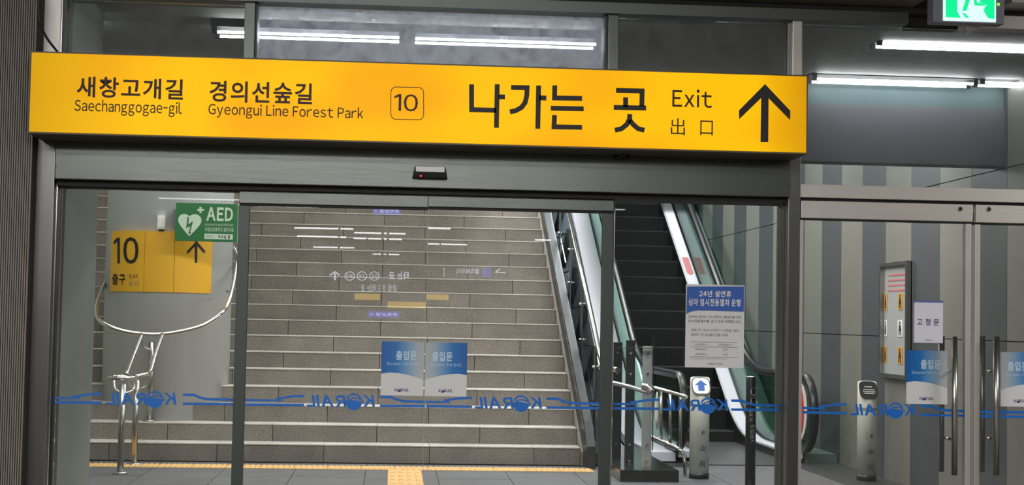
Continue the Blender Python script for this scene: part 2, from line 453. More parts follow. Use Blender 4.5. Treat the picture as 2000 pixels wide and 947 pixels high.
# stairwell shell
struct('wall_left', box(-4.5, -4.3, 9.5, 30, 0, 12), wallg)
xl = P(120, 600, 8.32).x
jl = sroot('wall_left', (xl, 8.8, 0), 'pale grey-green return wall just left of the sliding doors')
# panelled face of the return wall, far end where the stairs come into view
yfar = PXX(183, 650, xl).y
obj('wall_face', box(xl-.3, xl, 8.34, yfar, 0, 3.14), wallg, jl)
obj('wall_back', box(-4.5, xl-.3, 9.3, 9.4, 0, 3.14), wallg, jl)
struct('wall_back', box(-4.5, W+.3, 29.8, 30, 0, 14), wallg, 'wall at the head of the stairs')
struct('ceiling', prism_yz([(11.1, 3.3), (29.8, 3.3+18.7*.52), (29.8, 3.6+18.7*.52), (11.1, 3.6)], -4.5, W+.3), mat('stairwell_ceiling', (190, 190, 185), .7), 'sloping ceiling over the stairs')
# striped wall of panels on the right
wr = sroot('wall_right', (W, 15, 0), 'wall of alternating light and dark grey vertical panels right of the escalator')
obj('backing', box(W+.02, W+.3, 8.35, 30, 0, 14), dark, wr)
n0 = 16.35
ji = 0
for k in range(-11, 22):
    ya_, yb_ = n0+k*.69+.003, n0+(k+1)*.69-.003
    if ya_ < 8.4: continue
    mt = stripeL if k % 2 == 0 else stripeD
    # light between 15.67-16.35
    mt = stripeL if (k % 2) else stripeD
    for z0, z1 in ((0, 1.268), (1.276, 2.53), (2.538, 3.9), (3.908, 5.4), (5.408, 7)):
        if ya_ < 11.1 and z0 > 3: continue
        obj('panel', box(W-.01, W+.02, ya_, yb_, z0, z1), mt, wr)
# concourse shell behind the camera
struct('ceiling', box(-9, 9, -52, 7.9, 3.42, 3.6), ceil_c, 'dark ceiling of the concourse')
struct('wall_left', box(-9.2, -9, -52, 8.3, 0, 3.5), mat('concourse_wall', (150, 148, 142), .5))
struct('wall_right', box(9, 9.2, -52, 12, 0, 3.5), MATS['concourse_wall'])
struct('wall_back', box(-9, 9, -52.2, -52, 0, 3.5), MATS['concourse_wall'], 'far wall of the concourse')

# ------------------------------------------------------------------ ribbed cladding at the far left
rb = thing('ribbed_column', 'dark grey column with fine vertical ribs left of the yellow sign', 'column', (-2.4, 7.98, 0))
xr = P(56, 500, 7.98).x
bm = bmesh.new(); n = 60
for k in range(n):
    x1 = xr - k*.0115; bm_box(bm, x1-.0065, x1, 7.972, 7.985, 0, 3.42)
o = obj('ribs', bm, ribm, rb); o['kind'] = 'stuff'
obj('core', box(xr-1.2, xr, 7.985, 8.5, 0, 3.42), mat('rib_core', (52, 49, 46), .7), rb)

# ------------------------------------------------------------------ facade frame
Y0 = 8.12     # front of the frame
def fpost(name, x0, x1, ym, Yf, Yb, z0, z1, mt, label=None, bev=.004):
    a = P(x0, ym, Yf).x; b = P(x1, ym, Yf).x
    return struct(name, box(a, b, Yf, Yb, z0, z1, bev), mt, label)
ZT = P(1185, 28, Y0).z       # underside of the top beam
zh = P(826, 292, Y0).z
o = fpost('trim_1', 50, 98, 600, Y0-.02, 8.35, 0, P(88, 262, Y0).z, steel_v, 'wide brushed steel door post at the left end of the doorway')
fpost('trim_2', 98.5, 105, 600, Y0+.04, 8.3, 0, P(88, 356, Y0).z, chrome)
fpost('trim_3', 105.5, 112, 600, Y0+.07, 8.3, 0, P(88, 356, Y0).z, blackm)
fpost('trim_4', 1537.5, 1561.5, 620, Y0-.02, 8.35, 0, zh+.06, steel_v, 'brushed steel post between the sliding doors and the swing doors')
fpost('trim_5', 1528, 1536.5, 620, Y0+.06, 8.3, 0, P(1530, 385, Y0).z, stile_m)
# upper mullions
zm0 = P(800, 290, Y0).z
fpost('trim_6', 118, 121.5, 50, Y0, 8.3, zm0, ZT, chrome)
fpost('trim_7', 122, 130, 50, Y0+.02, 8.3, zm0, ZT, blackm)
fpost('trim_8', 476.5, 497, 60, Y0, 8.3, zm0, ZT, steel_d, 'dark steel mullion behind the left half of the yellow sign')
fpost('trim_9', 497.5, 502.5, 60, Y0+.03, 8.3, zm0, ZT, blackm)
fpost('trim_10', 1181, 1187.5, 80, Y0+.03, 8.3, zm0, ZT, blackm)
fpost('trim_11', 1188, 1209, 80, Y0, 8.3, zm0, ZT, steel, 'steel mullion behind the right half of the yellow sign')
fpost('trim_12', 1538.5, 1547, 90, Y0+.05, 8.3, zm0, ZT, steel_v)
fpost('trim_13', 1548, 1567, 90, Y0, 8.3, zm0, ZT, steel_l, 'pale steel mullion at the right end of the yellow sign')
# panel at the upper left, by the ribbed cladding
a = rect(70, -20, 117, 262, Y0+.03)
struct('trim_14', box(a[0], a[1], Y0+.03, 8.3, P(90, 262, Y0).z, ZT+.2), steel_l, 'plain steel panel above the left door post')
# top beam, fascia above it
xa = P(60, 20, Y0).x; xb1 = P(1771, 36, Y0).x; xb2 = P(1911, 50, Y0).x; xe = P(2080, 50, Y0).x
struct('trim_15', box(xa, xb1, Y0-.03, 8.3, ZT, ZT+.062, .003), steel_d, 'long steel beam along the top of the glazed front')
struct('trim_16', box(xa-.4, xe, Y0, 8.3, ZT+.064, ZT+.10), dark)
struct('trim_17', box(xa-.4, P(1797, 8, 8.0).x, 7.9, 8.3, ZT+.095, ZT+.42, .004), mat('brown_fascia', (112, 100, 90), .55, .3), 'brown-grey fascia above the steel beam')
struct('trim_18', box(P(1797, 8, 8.0).x+.004, P(1900, 30, 8.0).x, Y0+.1, 8.3, ZT, ZT+.42), dark)
struct('trim_19', box(xb2, xe, Y0-.03, 8.3, ZT-.01, ZT+.062, .003), steel_l, 'pale steel beam right of the green exit sign')
struct('trim_20', box(P(1962, 8, 8.0).x, xe, 7.9, 8.3, ZT+.095, ZT+.42, .004), steel_l)
# header over the sliding doors
hd = sroot('trim_21', (0, Y0, 2.0), 'brushed steel header box over the automatic sliding doors')
a = rect(107, 292, 1544, 367, Y0-.06)
obj('cover_plate', box(a[0], a[1], Y0-.06, 8.35, a[2], a[3], .004), steel, hd)
obj('shadow_gap', box(a[0], a[1], Y0-.0, 8.35, a[2]-.028, a[2]-.001), dark, hd)
obj('sign_shade', box(a[0]-.1, a[1]+.05, Y0, 8.3, a[3]+.001, P(800, 272, Y0).z+.2), dark, hd)  # black box in the recess, standing in for the sign housing's shadow
for px, py in ((109, 324), (1541, 362)):
    q = P(px, py, Y0-.06)
    bmc = bmesh.new(); bmesh.ops.create_cone(bmc, cap_ends=True, segments=10, radius1=.006, radius2=.005, depth=.006)
    bmesh.ops.rotate(bmc, verts=bmc.verts[:], matrix=Matrix.Rotation(PI/2, 3, 'X')); bmesh.ops.translate(bmc, verts=bmc.verts[:], vec=q)
    obj('screw', bmc, blackm, hd)
# door post cap with screw
# transom bar over swing doors
a = rect(1564, 366, 2090, 391.5, Y0)
struct('trim_22', box(a[0]-.01, a[1], Y0, 8.3, a[2], a[3], .003), steel_l, 'pale steel transom bar over the two swing doors')
ztb = a[3]
a2 = rect(1564, 391.5, 2090, 397, Y0)
struct('trim_23', box(a2[0], a2[1], Y0+.03, 8.28, a2[2], a2[3]), dark)

# panes
def pane(name, x0, x1, ym, z0, z1, mt, label, Y=8.2, th=.01):
    a = P(x0, ym, Y).x; b = P(x1, ym, Y).x
    return struct(name, box(a, b, Y, Y+th, z0, z1), mt, label)
zt2 = ZT-.004
pane('window_1', 131, 476, 60, zm0, zt2, g_dim, 'dark transom pane above the left end of the yellow sign')
pane('window_2', 503, 1181, 70, zm0, zt2, g_haze, 'wide hazy transom pane above the middle of the yellow sign')
pane('window_3', 1209, 1538, 90, zm0, zt2, g_dim, 'transom pane above the right end of the yellow sign')
pane('window_4', 1567, 2090, 200, ztb, zt2, g_dim, 'large transom pane right of the yellow sign')
zdoor = P(826, 368, Y0).z
wl = pane('window_5', 113, 466, 650, 0, zdoor, g_fix, 'fixed glass pane left of the sliding doors')
wrp = pane('window_6', 1198, 1528, 650, 0, zdoor, g_fix, 'fixed glass pane right of the sliding doors', Y=8.24)
struct('trim_24', box(P(113, 360, 8.19).x, P(466, 360, 8.19).x, 8.19, 8.22, zdoor-.035, zdoor-.001), dark)

# sliding leaves
def leaf(name, x0, x1, railtop, railbot, stile, label, Y=8.16):
    r = sroot(name, (P((x0+x1)/2, 700, Y).x, Y, 0), label)
    a = rect(x0, railtop, x1, railbot, Y)
    obj('top_rail', box(a[0]+.001, a[1]-.001, Y, Y+.05, a[2], a[3], .003), steel, r)
    obj('rail_shadow_strip', box(a[0]+.001, a[1]-.001, Y+.012, Y+.045, a[2]-.012, a[2]-.0005), dark, r)
    s0, s1 = P(stile[0], 680, Y).x, P(stile[1], 680, Y).x
    obj('stile', box(s0, s1, Y+.002, Y+.05, 0, a[2]-.013, .003), stile_m, r)
    gx0, gx1 = (s1, a[1]-.0015) if stile[0] < (x0+x1)/2 else (a[0]+.0015, s0)
    obj('pane', box(gx0, gx1, Y+.02, Y+.03, 0, a[2]-.012), g_door, r)
    return r
d1 = leaf('door_1', 467, 837, 370, 401, (458, 480), 'left leaf of the glass sliding doors')
d2 = leaf('door_2', 837, 1200, 374.5, 408, (1174, 1194.5), 'right leaf of the glass sliding doors')
obj('edge_strip', box(P(831.5, 680, 8.16).x-.0015, P(831.5, 680, 8.16).x, 8.178, 8.192, 0, 1.98), mat('glass_edge', (150, 160, 155), .3), d1)
obj('edge_highlight', box(P(1196, 680, 8.155).x, P(1197.5, 680, 8.155).x, 8.156, 8.2, 0, P(1180, 412, 8.16).z), chrome, d2)

# swing doors
def swing(name, x0, x1, y0, y1, sl, sr, label, Y=8.15):
    r = sroot(name, (P((x0+x1)/2, 700, Y).x, Y, 0), label)
    a = rect(x0, y0, x1, y1, Y)
    obj('top_rail', box(a[0], a[1], Y, Y+.05, a[2], a[3], .004), steel_l, r)
    obj('rail_gasket', box(a[0], a[1], Y+.01, Y+.04, a[2]-.01, a[2]-.001), dark, r)
    gx = []
    for s in (sl, sr):
        if not s: gx.append(None); continue
        b0, b1 = P(s[0], 690, Y).x, P(s[1], 690, Y).x
        obj('stile', box(b0, b1, Y+.001, Y+.05, 0, a[2]-.011, .003), steel_l, r); gx.append((b0, b1))
    g0 = gx[0][1] if gx[0] else a[0]; g1 = gx[1][0] if gx[1] else a[1]
    obj('pane', box(g0, g1, Y+.02, Y+.03, 0, a[2]-.011), g_swing, r)
    return r
d3 = swing('door_3', 1565, 1900, 395.5, 429.5, (1560.5, 1567), (1885.5, 1896), 'left swing door with a long tubular handle')
d4 = swing('door_4', 1906, 2085, 400.5, 436.5, (1903.5, 1914), None, 'right swing door at the edge of the frame')
obj('gap', box(P(1897, 690, 8.2).x, P(1903, 690, 8.2).x, 8.19, 8.2, 0, 2.0), dark, d3)
for (px, py, d) in ((1875, 408, d3), (1931, 408.5, d4)):
    q = P(px, py, 8.15)
    for nm, rr, yy, mt in (('keyhole_ring', .012, 8.147, chrome), ('keyhole', .008, 8.1455, blackm)):
        b = bmesh.new(); bmesh.ops.create_cone(b, cap_ends=True, segments=16, radius1=rr, radius2=rr, depth=.006)
        bmesh.ops.rotate(b, verts=b.verts[:], matrix=Matrix.Rotation(PI/2, 3, 'X')); bmesh.ops.translate(b, verts=b.verts[:], vec=(q.x, yy, q.z))
        obj(nm, b, mt, d)
for px, d in ((1865, d3), (1946, d4)):
    q0, q1 = P(px, 657, 8.09), P(px, 928, 8.09)
    for yy in (8.09, 8.29):
        h = obj('handle', tube([(q0.x, yy, q0.z), (q0.x, yy, q1.z)], .0165, 14), chrome_r, d)
    for py in (726, 858):
        qz = P(px, py, 8.12).z
        obj('standoff', tube([(q0.x, 8.09, qz), (q0.x, 8.29, qz)], .008, 10), chrome, d)

q_ = P(2085, 690, 8.15).x
obj('stile', box(q_-.03, q_, 8.151, 8.2, 0, P(1980, 437, 8.15).z-.011, .003), steel_l, d4)
struct('trim_25', box(q_+.002, q_+.09, Y0-.02, 8.35, 0, ZT, .004), steel_v, 'steel post at the right end of the glazed front')
struct('wall_right', box(q_+.092, 9, Y0+.01, 8.35, 0, 3.42), stripeD, 'plain grey wall continuing the glazed front to the right')

# ------------------------------------------------------------------ blue film band on the glass
def ybase(x):
    return 784.4+.0107*x if x < 1558 else 805+.021*(x-1567)
def film(parent, x0, x1, gaps, Y):
    """gaps: list of (g0,g1): where the mark interrupts the two lines; the upper line rises to the mark"""
    bm = bmesh.new()
    xs = x0
    edges = [(x0, False)] + [e for g in gaps for e in ((g[0], True), (g[1], True))] + [(x1, False)]
    for i in range(0, len(edges), 2):
        (a, ma), (b, mb) = edges[i], edges[i+1]
        if b-a < 4: continue
        ribbon_px([(a, ybase(a)), (b, ybase(b))], 5, Y, bm=bm, t=.0015)
        p = []
        if ma: p += [(a, ybase(a)-17.5), (a+22, ybase(a)-17.0), (a+32, ybase(a)-12.5), (a+46, ybase(a)-9)]
        else: p += [(a, ybase(a)-8.6)]
        if mb: p += [(b-46, ybase(b)-9), (b-52, ybase(b)-12.5), (b-22, ybase(b)-17), (b, ybase(b)-17.5)]
        else: p += [(b, ybase(b)-8.6)]
        ribbon_px(p, 5, Y, bm=bm, t=.0015)
    obj('film_lines', bm, bluefilm, parent)
def mark(parent, x0, x1, Y, mir=True, mt=None, h=None, yb=None):
    """the word with the globe for its O"""
    mt = mt or bluefilm; wd = x1-x0
    yb = yb if yb is not None else ybase((x0+x1)/2)+3
    h = h or wd*.175
    def X(u): return x1-u*wd if mir else x0+u*wd
    a, b = sorted((X(.0), X(.17))); text('K', (a, yb-h, b, yb), Y, mt, parent, .03, mir, -.15 if mir else .15, t=.0015)
    a, b = sorted((X(.42), X(1))); text('RAIL', (a, yb-h, b, yb), Y, mt, parent, .035, mir, -.05 if mir else .05, t=.0015)
    cx, cy, r = X(.30), yb-h*.42, wd*.122
    bm = bmesh.new(); s = -1 if mir else 1
    low = [(cx+s*r*math.cos(t_), cy+r*math.sin(t_)) for t_ in [(-.12+k*(PI+.12+.0)/18) for k in range(19)]]
    low += [(cx-s*r*.5, cy-r*.12), (cx, cy-r*.22), (cx+s*r*.5, cy-r*.26)]
    poly_px(low, Y, .0015, bm)
    arc = [(cx+s*r*.93*math.cos(t_), cy+r*.93*math.sin(t_)) for t_ in [PI+.35+k*(PI-.75)/12 for k in range(13)]]
    ribbon_px(arc, r*.22, Y, bm=bm, t=.0015)
    arc = [(cx+s*r*1.15*math.cos(t_)-s*r*.1, cy+r*.5+r*.98*math.sin(t_)) for t_ in [PI+.35+k*(PI-1.0)/12 for k in range(13)]]
    ribbon_px(arc, r*.16, Y, bm=bm, t=.0017)
    obj('globe_mark', bm, mt, parent)
film(wl, 104, 462, [(199, 357)], 8.2); mark(wl, 207, 343, 8.2)
film(d1, 479, 831, [(594, 742)], 8.18); mark(d1, 598, 731, 8.18)
film(d2, 832, 1176, [(922, 1067)], 8.18); mark(d2, 926, 1057, 8.18)
film(wrp, 1197, 1528, [(1287, 1428)], 8.24); mark(wrp, 1293, 1421, 8.24)
film(d3, 1567, 1886, [(1654, 1797)], 8.17); mark(d3, 1660, 1787, 8.17)
film(d4, 1914, 2060, [], 8.17)

# ------------------------------------------------------------------ posters on the doors
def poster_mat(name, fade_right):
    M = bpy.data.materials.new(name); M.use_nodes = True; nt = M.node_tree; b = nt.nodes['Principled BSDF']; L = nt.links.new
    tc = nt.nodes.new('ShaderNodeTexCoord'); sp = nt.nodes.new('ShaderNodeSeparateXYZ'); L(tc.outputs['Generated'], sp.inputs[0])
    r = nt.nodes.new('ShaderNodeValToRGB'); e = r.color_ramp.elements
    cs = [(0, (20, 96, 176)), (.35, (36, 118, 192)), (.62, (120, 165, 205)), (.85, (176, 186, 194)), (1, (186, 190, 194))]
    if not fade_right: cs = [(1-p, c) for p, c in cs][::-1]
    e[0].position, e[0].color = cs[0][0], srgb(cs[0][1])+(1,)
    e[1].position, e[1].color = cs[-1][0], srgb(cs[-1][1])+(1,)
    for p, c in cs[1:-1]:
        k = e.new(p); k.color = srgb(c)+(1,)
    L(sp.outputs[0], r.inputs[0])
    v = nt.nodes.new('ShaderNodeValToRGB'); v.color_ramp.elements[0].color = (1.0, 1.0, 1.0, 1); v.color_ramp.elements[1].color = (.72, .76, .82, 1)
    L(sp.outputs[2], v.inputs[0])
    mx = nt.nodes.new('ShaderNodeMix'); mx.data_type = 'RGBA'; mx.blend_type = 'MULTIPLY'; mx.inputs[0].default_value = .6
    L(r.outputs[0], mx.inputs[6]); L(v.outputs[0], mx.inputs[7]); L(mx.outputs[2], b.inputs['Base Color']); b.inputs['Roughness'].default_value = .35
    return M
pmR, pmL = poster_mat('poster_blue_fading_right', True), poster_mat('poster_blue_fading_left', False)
def poster(x0, y0, x1, y1, fr, label, Y):
    a = rect(x0, y0, x1, y1, Y-.004)
    t = thing('poster', label, 'poster', ((a[0]+a[1])/2, Y-.002, a[2]), 'entrance posters on the glass doors')
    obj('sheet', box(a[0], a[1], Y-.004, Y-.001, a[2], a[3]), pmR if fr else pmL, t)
    wx, hy = x1-x0, y1-y0
    def q(u, v): return (x0+u*wx, y0+v*hy)
    ws = [q(0, .60), q(.2, .575), q(.4, .585), q(.6, .61), q(.8, .65), q(.999, .70)]
    if not fr: ws = [(x0+x1-x, y) for x, y in ws][::-1]
    X0, X1, Z0, Z1 = a
    def loc(x, y): return (X0+(x-x0)/wx*(X1-X0), Y-.0048, Z1-(y-y0)/hy*(Z1-Z0))
    bm = bmesh.new(); vs = [bm.verts.new(loc(*p)) for p in ws+[q(1, 1), q(0, 1)]]
    f = bm.faces.new(vs); f.normal_update()
    if f.normal.y > 0: f.normal_flip()
    obj('white_wave', bm, paper, t)
    if fr: b1, b2 = (.35, .17, .83, .34), (.14, .38, .86, .44)
    else: b1, b2 = (.17, .17, .65, .34), (.14, .38, .86, .44)
    B = lambda b: (*q(b[0], b[1]), *q(b[2], b[3]))
    text('출입문', B(b1), Y-.0035, mat('pale_blue_print', (196, 222, 240), .6), t, .02, t=.0018)
    text('Entrance/Exit 出入口', B(b2), Y-.0035, MATS['pale_blue_print'], t, .0, t=.0018)
    mk0, mk1 = q(.32, .86)[0], q(.66, .86)[0]
    mark(t, mk0, mk1, Y-.0035, False, navy, h=wx*.075, yb=y0+.925*hy)
    return t
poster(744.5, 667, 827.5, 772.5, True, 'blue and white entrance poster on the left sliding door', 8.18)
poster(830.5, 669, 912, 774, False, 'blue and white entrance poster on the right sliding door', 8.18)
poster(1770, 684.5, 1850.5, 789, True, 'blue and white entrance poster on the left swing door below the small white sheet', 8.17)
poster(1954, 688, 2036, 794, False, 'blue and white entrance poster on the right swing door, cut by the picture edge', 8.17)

# small white sheet 고정문
a = rect(1784.5, 588, 1841, 670, 8.165)
t = thing('paper_sign', 'small white sheet with three blue letters taped on the left swing door', 'notice', ((a[0]+a[1])/2, 8.166, a[2]))
obj('sheet', box(a[0], a[1], 8.164, 8.168, a[2], a[3]), mat('lilac_white_paper', (222, 222, 236), .5), t)
b_ = rect(1784.5, 586.5, 1842, 593, 8.165); obj('blue_top_edge', box(b_[0], b_[1], 8.162, 8.1635, b_[2], b_[3]), mat('slate_blue_print', (92, 108, 160), .5), t)
obj('page', box(b_[0]+.004, b_[1]-.002, 8.1605, 8.1615, a[2]+.003, b_[2]+.006), MATS['lilac_white_paper'], t)
text('고 정 문', (1791, 622, 1834, 635.5), 8.16, navy, t, .005)
text('KORAIL', (1806, 663, 1821, 665.5), 8.16, navy, t)

# big notice on the right fixed pane
Yn = 8.22
a = rect(1339, 556, 1453.5, 718, Yn)
t = thing('notice', 'white notice with a blue heading on the glass in front of the escalator', 'notice', ((a[0]+a[1])/2, Yn, a[2]))
obj('sheet', box(a[0], a[1], Yn, Yn+.006, a[2], a[3]), paper, t)
obj('plastic_sleeve', box(a[0]-.006, a[1]+.006, Yn+.0065, Yn+.008, a[2]-.004, a[3]+.008), g_rail, t)
bm = poly_px([(1342, 559.5), (1453, 559.5), (1452.5, 608.5), (1390, 606.5), (1363, 606), (1350, 608), (1340.5, 613)], Yn-.001)
obj('heading_band', bm, blueprint, t)
text('24년 설연휴', (1365.5, 567.5, 1428, 580), Yn-.003, white, t, .018)
text('심야 임시전동열차 운행', (1344.5, 583.5, 1446, 597.5), Yn-.003, white, t, .018)
text('2024년 설연휴 기간 귀경객 교통편의를 위해', (1344, 616, 1447, 621.5), Yn, greyprint, t, .005)
text('임시전동열차를 심야 연장 운행합니다.', (1344, 624.5, 1447, 630), Yn, greyprint, t, .005)
text('운행기간 : 2024.2.10(토) ~ 2.11(일) 2일간', (1350, 642, 1443, 647.5), Yn, greyprint, t, .005)
text('설연휴 기간 임시열차 운행 시각표', (1350, 651, 1422, 656.5), Yn, greyprint, t, .005)
bm = bmesh.new()
for yy in (668, 677.5, 697):
    ribbon_px([(1347, yy-.6), (1441, yy+.9)], .7, Yn, bm=bm)
obj('table_rules', bm, greyprint, t)
for i, (l_, r_) in enumerate((('도착역(종착)', '운행 출발시각'), ('서울역(경의선)', '01:00'), ('서울역(경의선)', '01:30'))):
    text(l_, (1357, 670.5+i*9.3, 1381, 674.8+i*9.3), Yn, greyprint, t)
    text(r_, (1404 if i == 0 else 1412, 671.3+i*9.3, 1430 if i == 0 else 1421, 675.3+i*9.3), Yn, greyprint, t)
text('기타 자세한 사항은 직원에게 문의하시기 바랍니다', (1347, 699.5, 1420, 701.7), Yn, greyprint, t)
text('KORAIL 한국철도', (1382, 708.5, 1411, 712), Yn, navy, t)

# ------------------------------------------------------------------ yellow exit sign
Ys = 7.76
a = rect(55, 113, 1578.5, 290.5, Ys); cornersL = P(58, 100, Ys); 
zt_ = (P(58, 100, Ys).z+P(1578, 145, Ys).z)/2; zb_ = (P(52, 262, Ys).z+P(1578, 299.5, Ys).z)/2
sg = thing('exit_sign', 'long backlit yellow exit sign with black lettering over the doors', 'sign', ((a[0]+a[1])/2, Ys+.15, zb_))
obj('housing', box(a[0], a[1], Ys+.006, 8.09, zb_, zt_, .004), mat('sign_housing', (92, 84, 70), .5, .4), sg)
xs_ = [a[0]+.012, P(382, 190, Ys).x, P(780, 200, Ys).x, P(1180, 210, Ys).x, a[1]-.012]
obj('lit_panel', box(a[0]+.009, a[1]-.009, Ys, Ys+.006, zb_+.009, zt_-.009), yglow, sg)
for i in range(1): pass
def sc(pts, x0, s=3.156, y0=0): return [(x0+x/s, y0+y/s) for x, y in pts]
W_ = 9.6
bm = bmesh.new()
for pts in ([(382,520),(382,676),(532,680)], [(540,519),(535,788)], [(550,597),(588,598)],
            [(625,539),(724,541),(722,590),(712,632),(690,662),(655,682),(618,690)], [(795,527),(790,794)], [(800,603),(843,605)],
            [(895,526),(893,604),(1063,607)], [(870,667),(1073,671)], [(893,709),(890,782),(1063,785)],
            [(1272,557),(1433,561),(1431,655)], [(1331,600),(1331,660)], [(1258,662),(1458,666)],
            [(1357,703),(1355,735),(1338,768),(1305,794),(1265,803)], [(1356,740),(1378,768),(1408,793),(1447,803)]):
    ribbon_px(sc(pts, 800), W_, Ys-.001, bm=bm)
obj('lettering', bm, ink, sg)
bm = poly_px(sc([(928,518),(1084,683),(1083,741),(950,606),(948,875),(900,875),(904,604),(768,736),(768,680)], 1200), Ys-.001)
obj('arrow', bm, ink, sg)
# small words
def hang(body, bx, bold=.032, mt=ink_r): return text(body, bx, Ys-.001, mt, sg, bold)
hang('새창고개길', (150, 152, 358, 192.5), .02)
text('Saechanggogae-gil', (145.5, 196.5, 356, 226.5), Ys-.001, ink_r, sg, .008)
hang('경의선숲길', (409, 160, 610, 201.5), .02)
text('Gyeongui Line Forest Park', (407, 205.5, 710, 234), Ys-.001, ink_r, sg, .008)
text('10', (770, 184, 816.5, 217.5), Ys-.001, ink_r, sg, .005)
text('Exit', (1313, 174.5, 1390.5, 210), Ys-.001, ink_r, sg, .008)
text('出', (1310, 231, 1337.5, 264), Ys-.001, ink_r, sg, .0)
text('口', (1367.5, 235.5, 1392, 264.5), Ys-.001, ink_r, sg, .0)
rr = []; 
for cx, cy, a0 in ((817.5, 181.5, -90), (817.5, 223.5, 0), (773.5, 222.5, 90), (773.5, 180.5, 180)):
    for k in range(6):
        t_ = math.radians(a0+k*18); rr.append((cx+10*math.cos(t_), cy+10.5*math.sin(t_)))
obj('number_frame', ribbon_px(rr, 1.5, Ys-.001, True), ink_r, sg)
# black cable by the ribbed cladding
pts = [P(76, -8, 7.96), P(76, 25, 7.96), P(80, 50, 7.96), P(92, 75, 7.95), P(112, 101, 7.93)]
o = obj('cable', tube(smooth(pts), .006, 8), blackm); o['label'] = 'black cable hanging down behind the left end of the yellow sign'; o['category'] = 'cable'
# knot of cable under the sign at the right
pts = [P(1200, 302, 8.03), P(1206, 307, 8.0), P(1214, 303, 7.99), P(1222, 308, 8.0), P(1228, 304, 8.03)]
o = obj('cable', tube(smooth(pts), .008, 8), blackm); o['label'] = 'small loop of black cable poking out under the yellow sign'; o['category'] = 'cable'

# motion sensor on the header
q = rect(805, 324, 875, 348, 8.02)
sn = thing('motion_sensor', 'small black door sensor with a red light on the steel header', 'sensor', ((q[0]+q[1])/2, 8.06, q[2]))
def trap(x0, x1, z0, z1, y0, y1, ins):
    bm = bmesh.new()
    v = [bm.verts.new(c) for c in ((x0, y1, z0), (x1, y1, z0), (x1-ins, y1, z1), (x0+ins, y1, z1), (x0+.006, y0, z0+.004), (x1-.006, y0, z0+.004), (x1-ins-.006, y0+.02, z1), (x0+ins+.006, y0+.02, z1))]
    for f in ((0,1,2,3),(4,5,6,7),(0,1,5,4),(1,2,6,5),(2,3,7,6),(3,0,4,7)): bm.faces.new([v[i] for i in f])
    bmesh.ops.recalc_face_normals(bm, faces=bm.faces[:]); bmesh.ops.bevel(bm, geom=bm.edges[:], offset=.003, segments=2, affect='EDGES'); return bm
obj('housing', trap(q[0], q[1], q[2], q[3], 8.0, 8.058, .012), blackm, sn)
obj('cover', box(q[0]+.018, q[1]-.018, 7.996, 8.02, q[2]+.03, q[3]-.004, .002), mat('sensor_grey', (150, 150, 150), .4, .5), sn)
p_ = P(822, 343.5, 7.99)
obj('red_light', box(p_.x-.005, p_.x+.005, 7.992, 8.0, p_.z-.004, p_.z+.004, .001), led_red, sn)

# green emergency exit sign
Ye = 7.55
q = rect(1823, -42, 1962, 45, Ye)
gs = thing('emergency_exit_sign', 'lit green running man sign hanging from the ceiling at the top right', 'sign', ((q[0]+q[1])/2, Ye+.04, q[3]))
obj('housing', box(q[0], q[1], Ye, Ye+.09, q[2], q[3], .006), mat('sign_case_grey', (120, 122, 134), .4), gs)
obj('ceiling_rod', tube([((q[0]+q[1])/2, Ye+.045, q[3]), ((q[0]+q[1])/2, Ye+.045, 3.42)], .012), blackm, gs)
q2 = rect(1842, -38, 1945, 42, Ye-.002)
obj('lit_panel', box(q2[0], q2[1], Ye-.004, Ye+.002, q2[2], q2[3]), mat('exit_sign_white', (205, 232, 232), .5, emit=.9), gs)
gm = mat('exit_sign_green', (0, 222, 140), .5, emit=.9)
def G(pts): return poly_px([(1780+x/8.609, y/8.609) for x, y in pts], Ye-.004)
for nm, pts in (('left_field', [(575,-330),(770,-330),(770,190),(830,300),(575,290)]), ('right_field', [(1150,-330),(1400,-330),(1395,320),(1290,310),(1215,190),(1225,130),(1270,90),(1150,40)]),
                ('figure_leg', [(930,-60),(1000,-60),(925,180),(850,190)]), ('figure_foot', [(850,215),(900,225),(975,300),(910,300)]),
                ('figure_thigh', [(1040,-60),(1095,-60),(1100,40),(1200,60),(1270,100),(1060,95)]), ('figure_body', [(940,-200),(1090,-200),(1095,-60),(935,-60)])):
    obj(nm, G(pts), gm, gs)
b = bmesh.new(); c_ = P(1899, -34, Ye); bmesh.ops.create_circle(b, cap_ends=True, radius=.022, segments=18)
bmesh.ops.rotate(b, verts=b.verts[:], matrix=Matrix.Rotation(PI/2, 3, 'X')); bmesh.ops.translate(b, verts=b.verts[:], vec=(c_.x, Ye-.006, c_.z)); obj('figure_head', b, gm, gs)
c_ = P(1950, 8.5, Ye-.003)
obj('indicator_light', box(c_.x-.006, c_.x+.006, Ye-.006, Ye, c_.z-.006, c_.z+.006, .001), led_grn, gs)

# ------------------------------------------------------------------ corridor tube lamps
def lamp(px0, px1, py, Y, label, group, off=.022):
    a_, b_ = P(px0, py, Y), P(px1, py, Y); z = (a_.z+b_.z)/2
    t = thing('ceiling_lamp', label, 'lamp', ((a_.x+b_.x)/2, Y+.04, 3.14))
    obj('base', box(a_.x-.02, b_.x+.02, Y-.02, Y+.16, z+.03, 3.139, .004), mat('lamp_body', (26, 26, 28), .7), t)
    for k, (yy, sh) in enumerate(((Y, 0), (Y+.14, .03))):
        obj('tube', tube([(a_.x+.02, yy, z), (b_.x-.02, yy, z)], .008, 10), tube_on, t)
        for x in (a_.x, b_.x):
            s_ = 1 if x == a_.x else -1
            obj('end_cap', box(x-.012 if s_ > 0 else x-.02, x+.02 if s_ > 0 else x+.012, yy-.012, yy+.012, z-.012, z+.03, .002), MATS['lamp_body'], t)
lamp(418, 786, 68, 9.3, 'twin tube lamp glowing behind the transom, left of the pair above the sign', None)
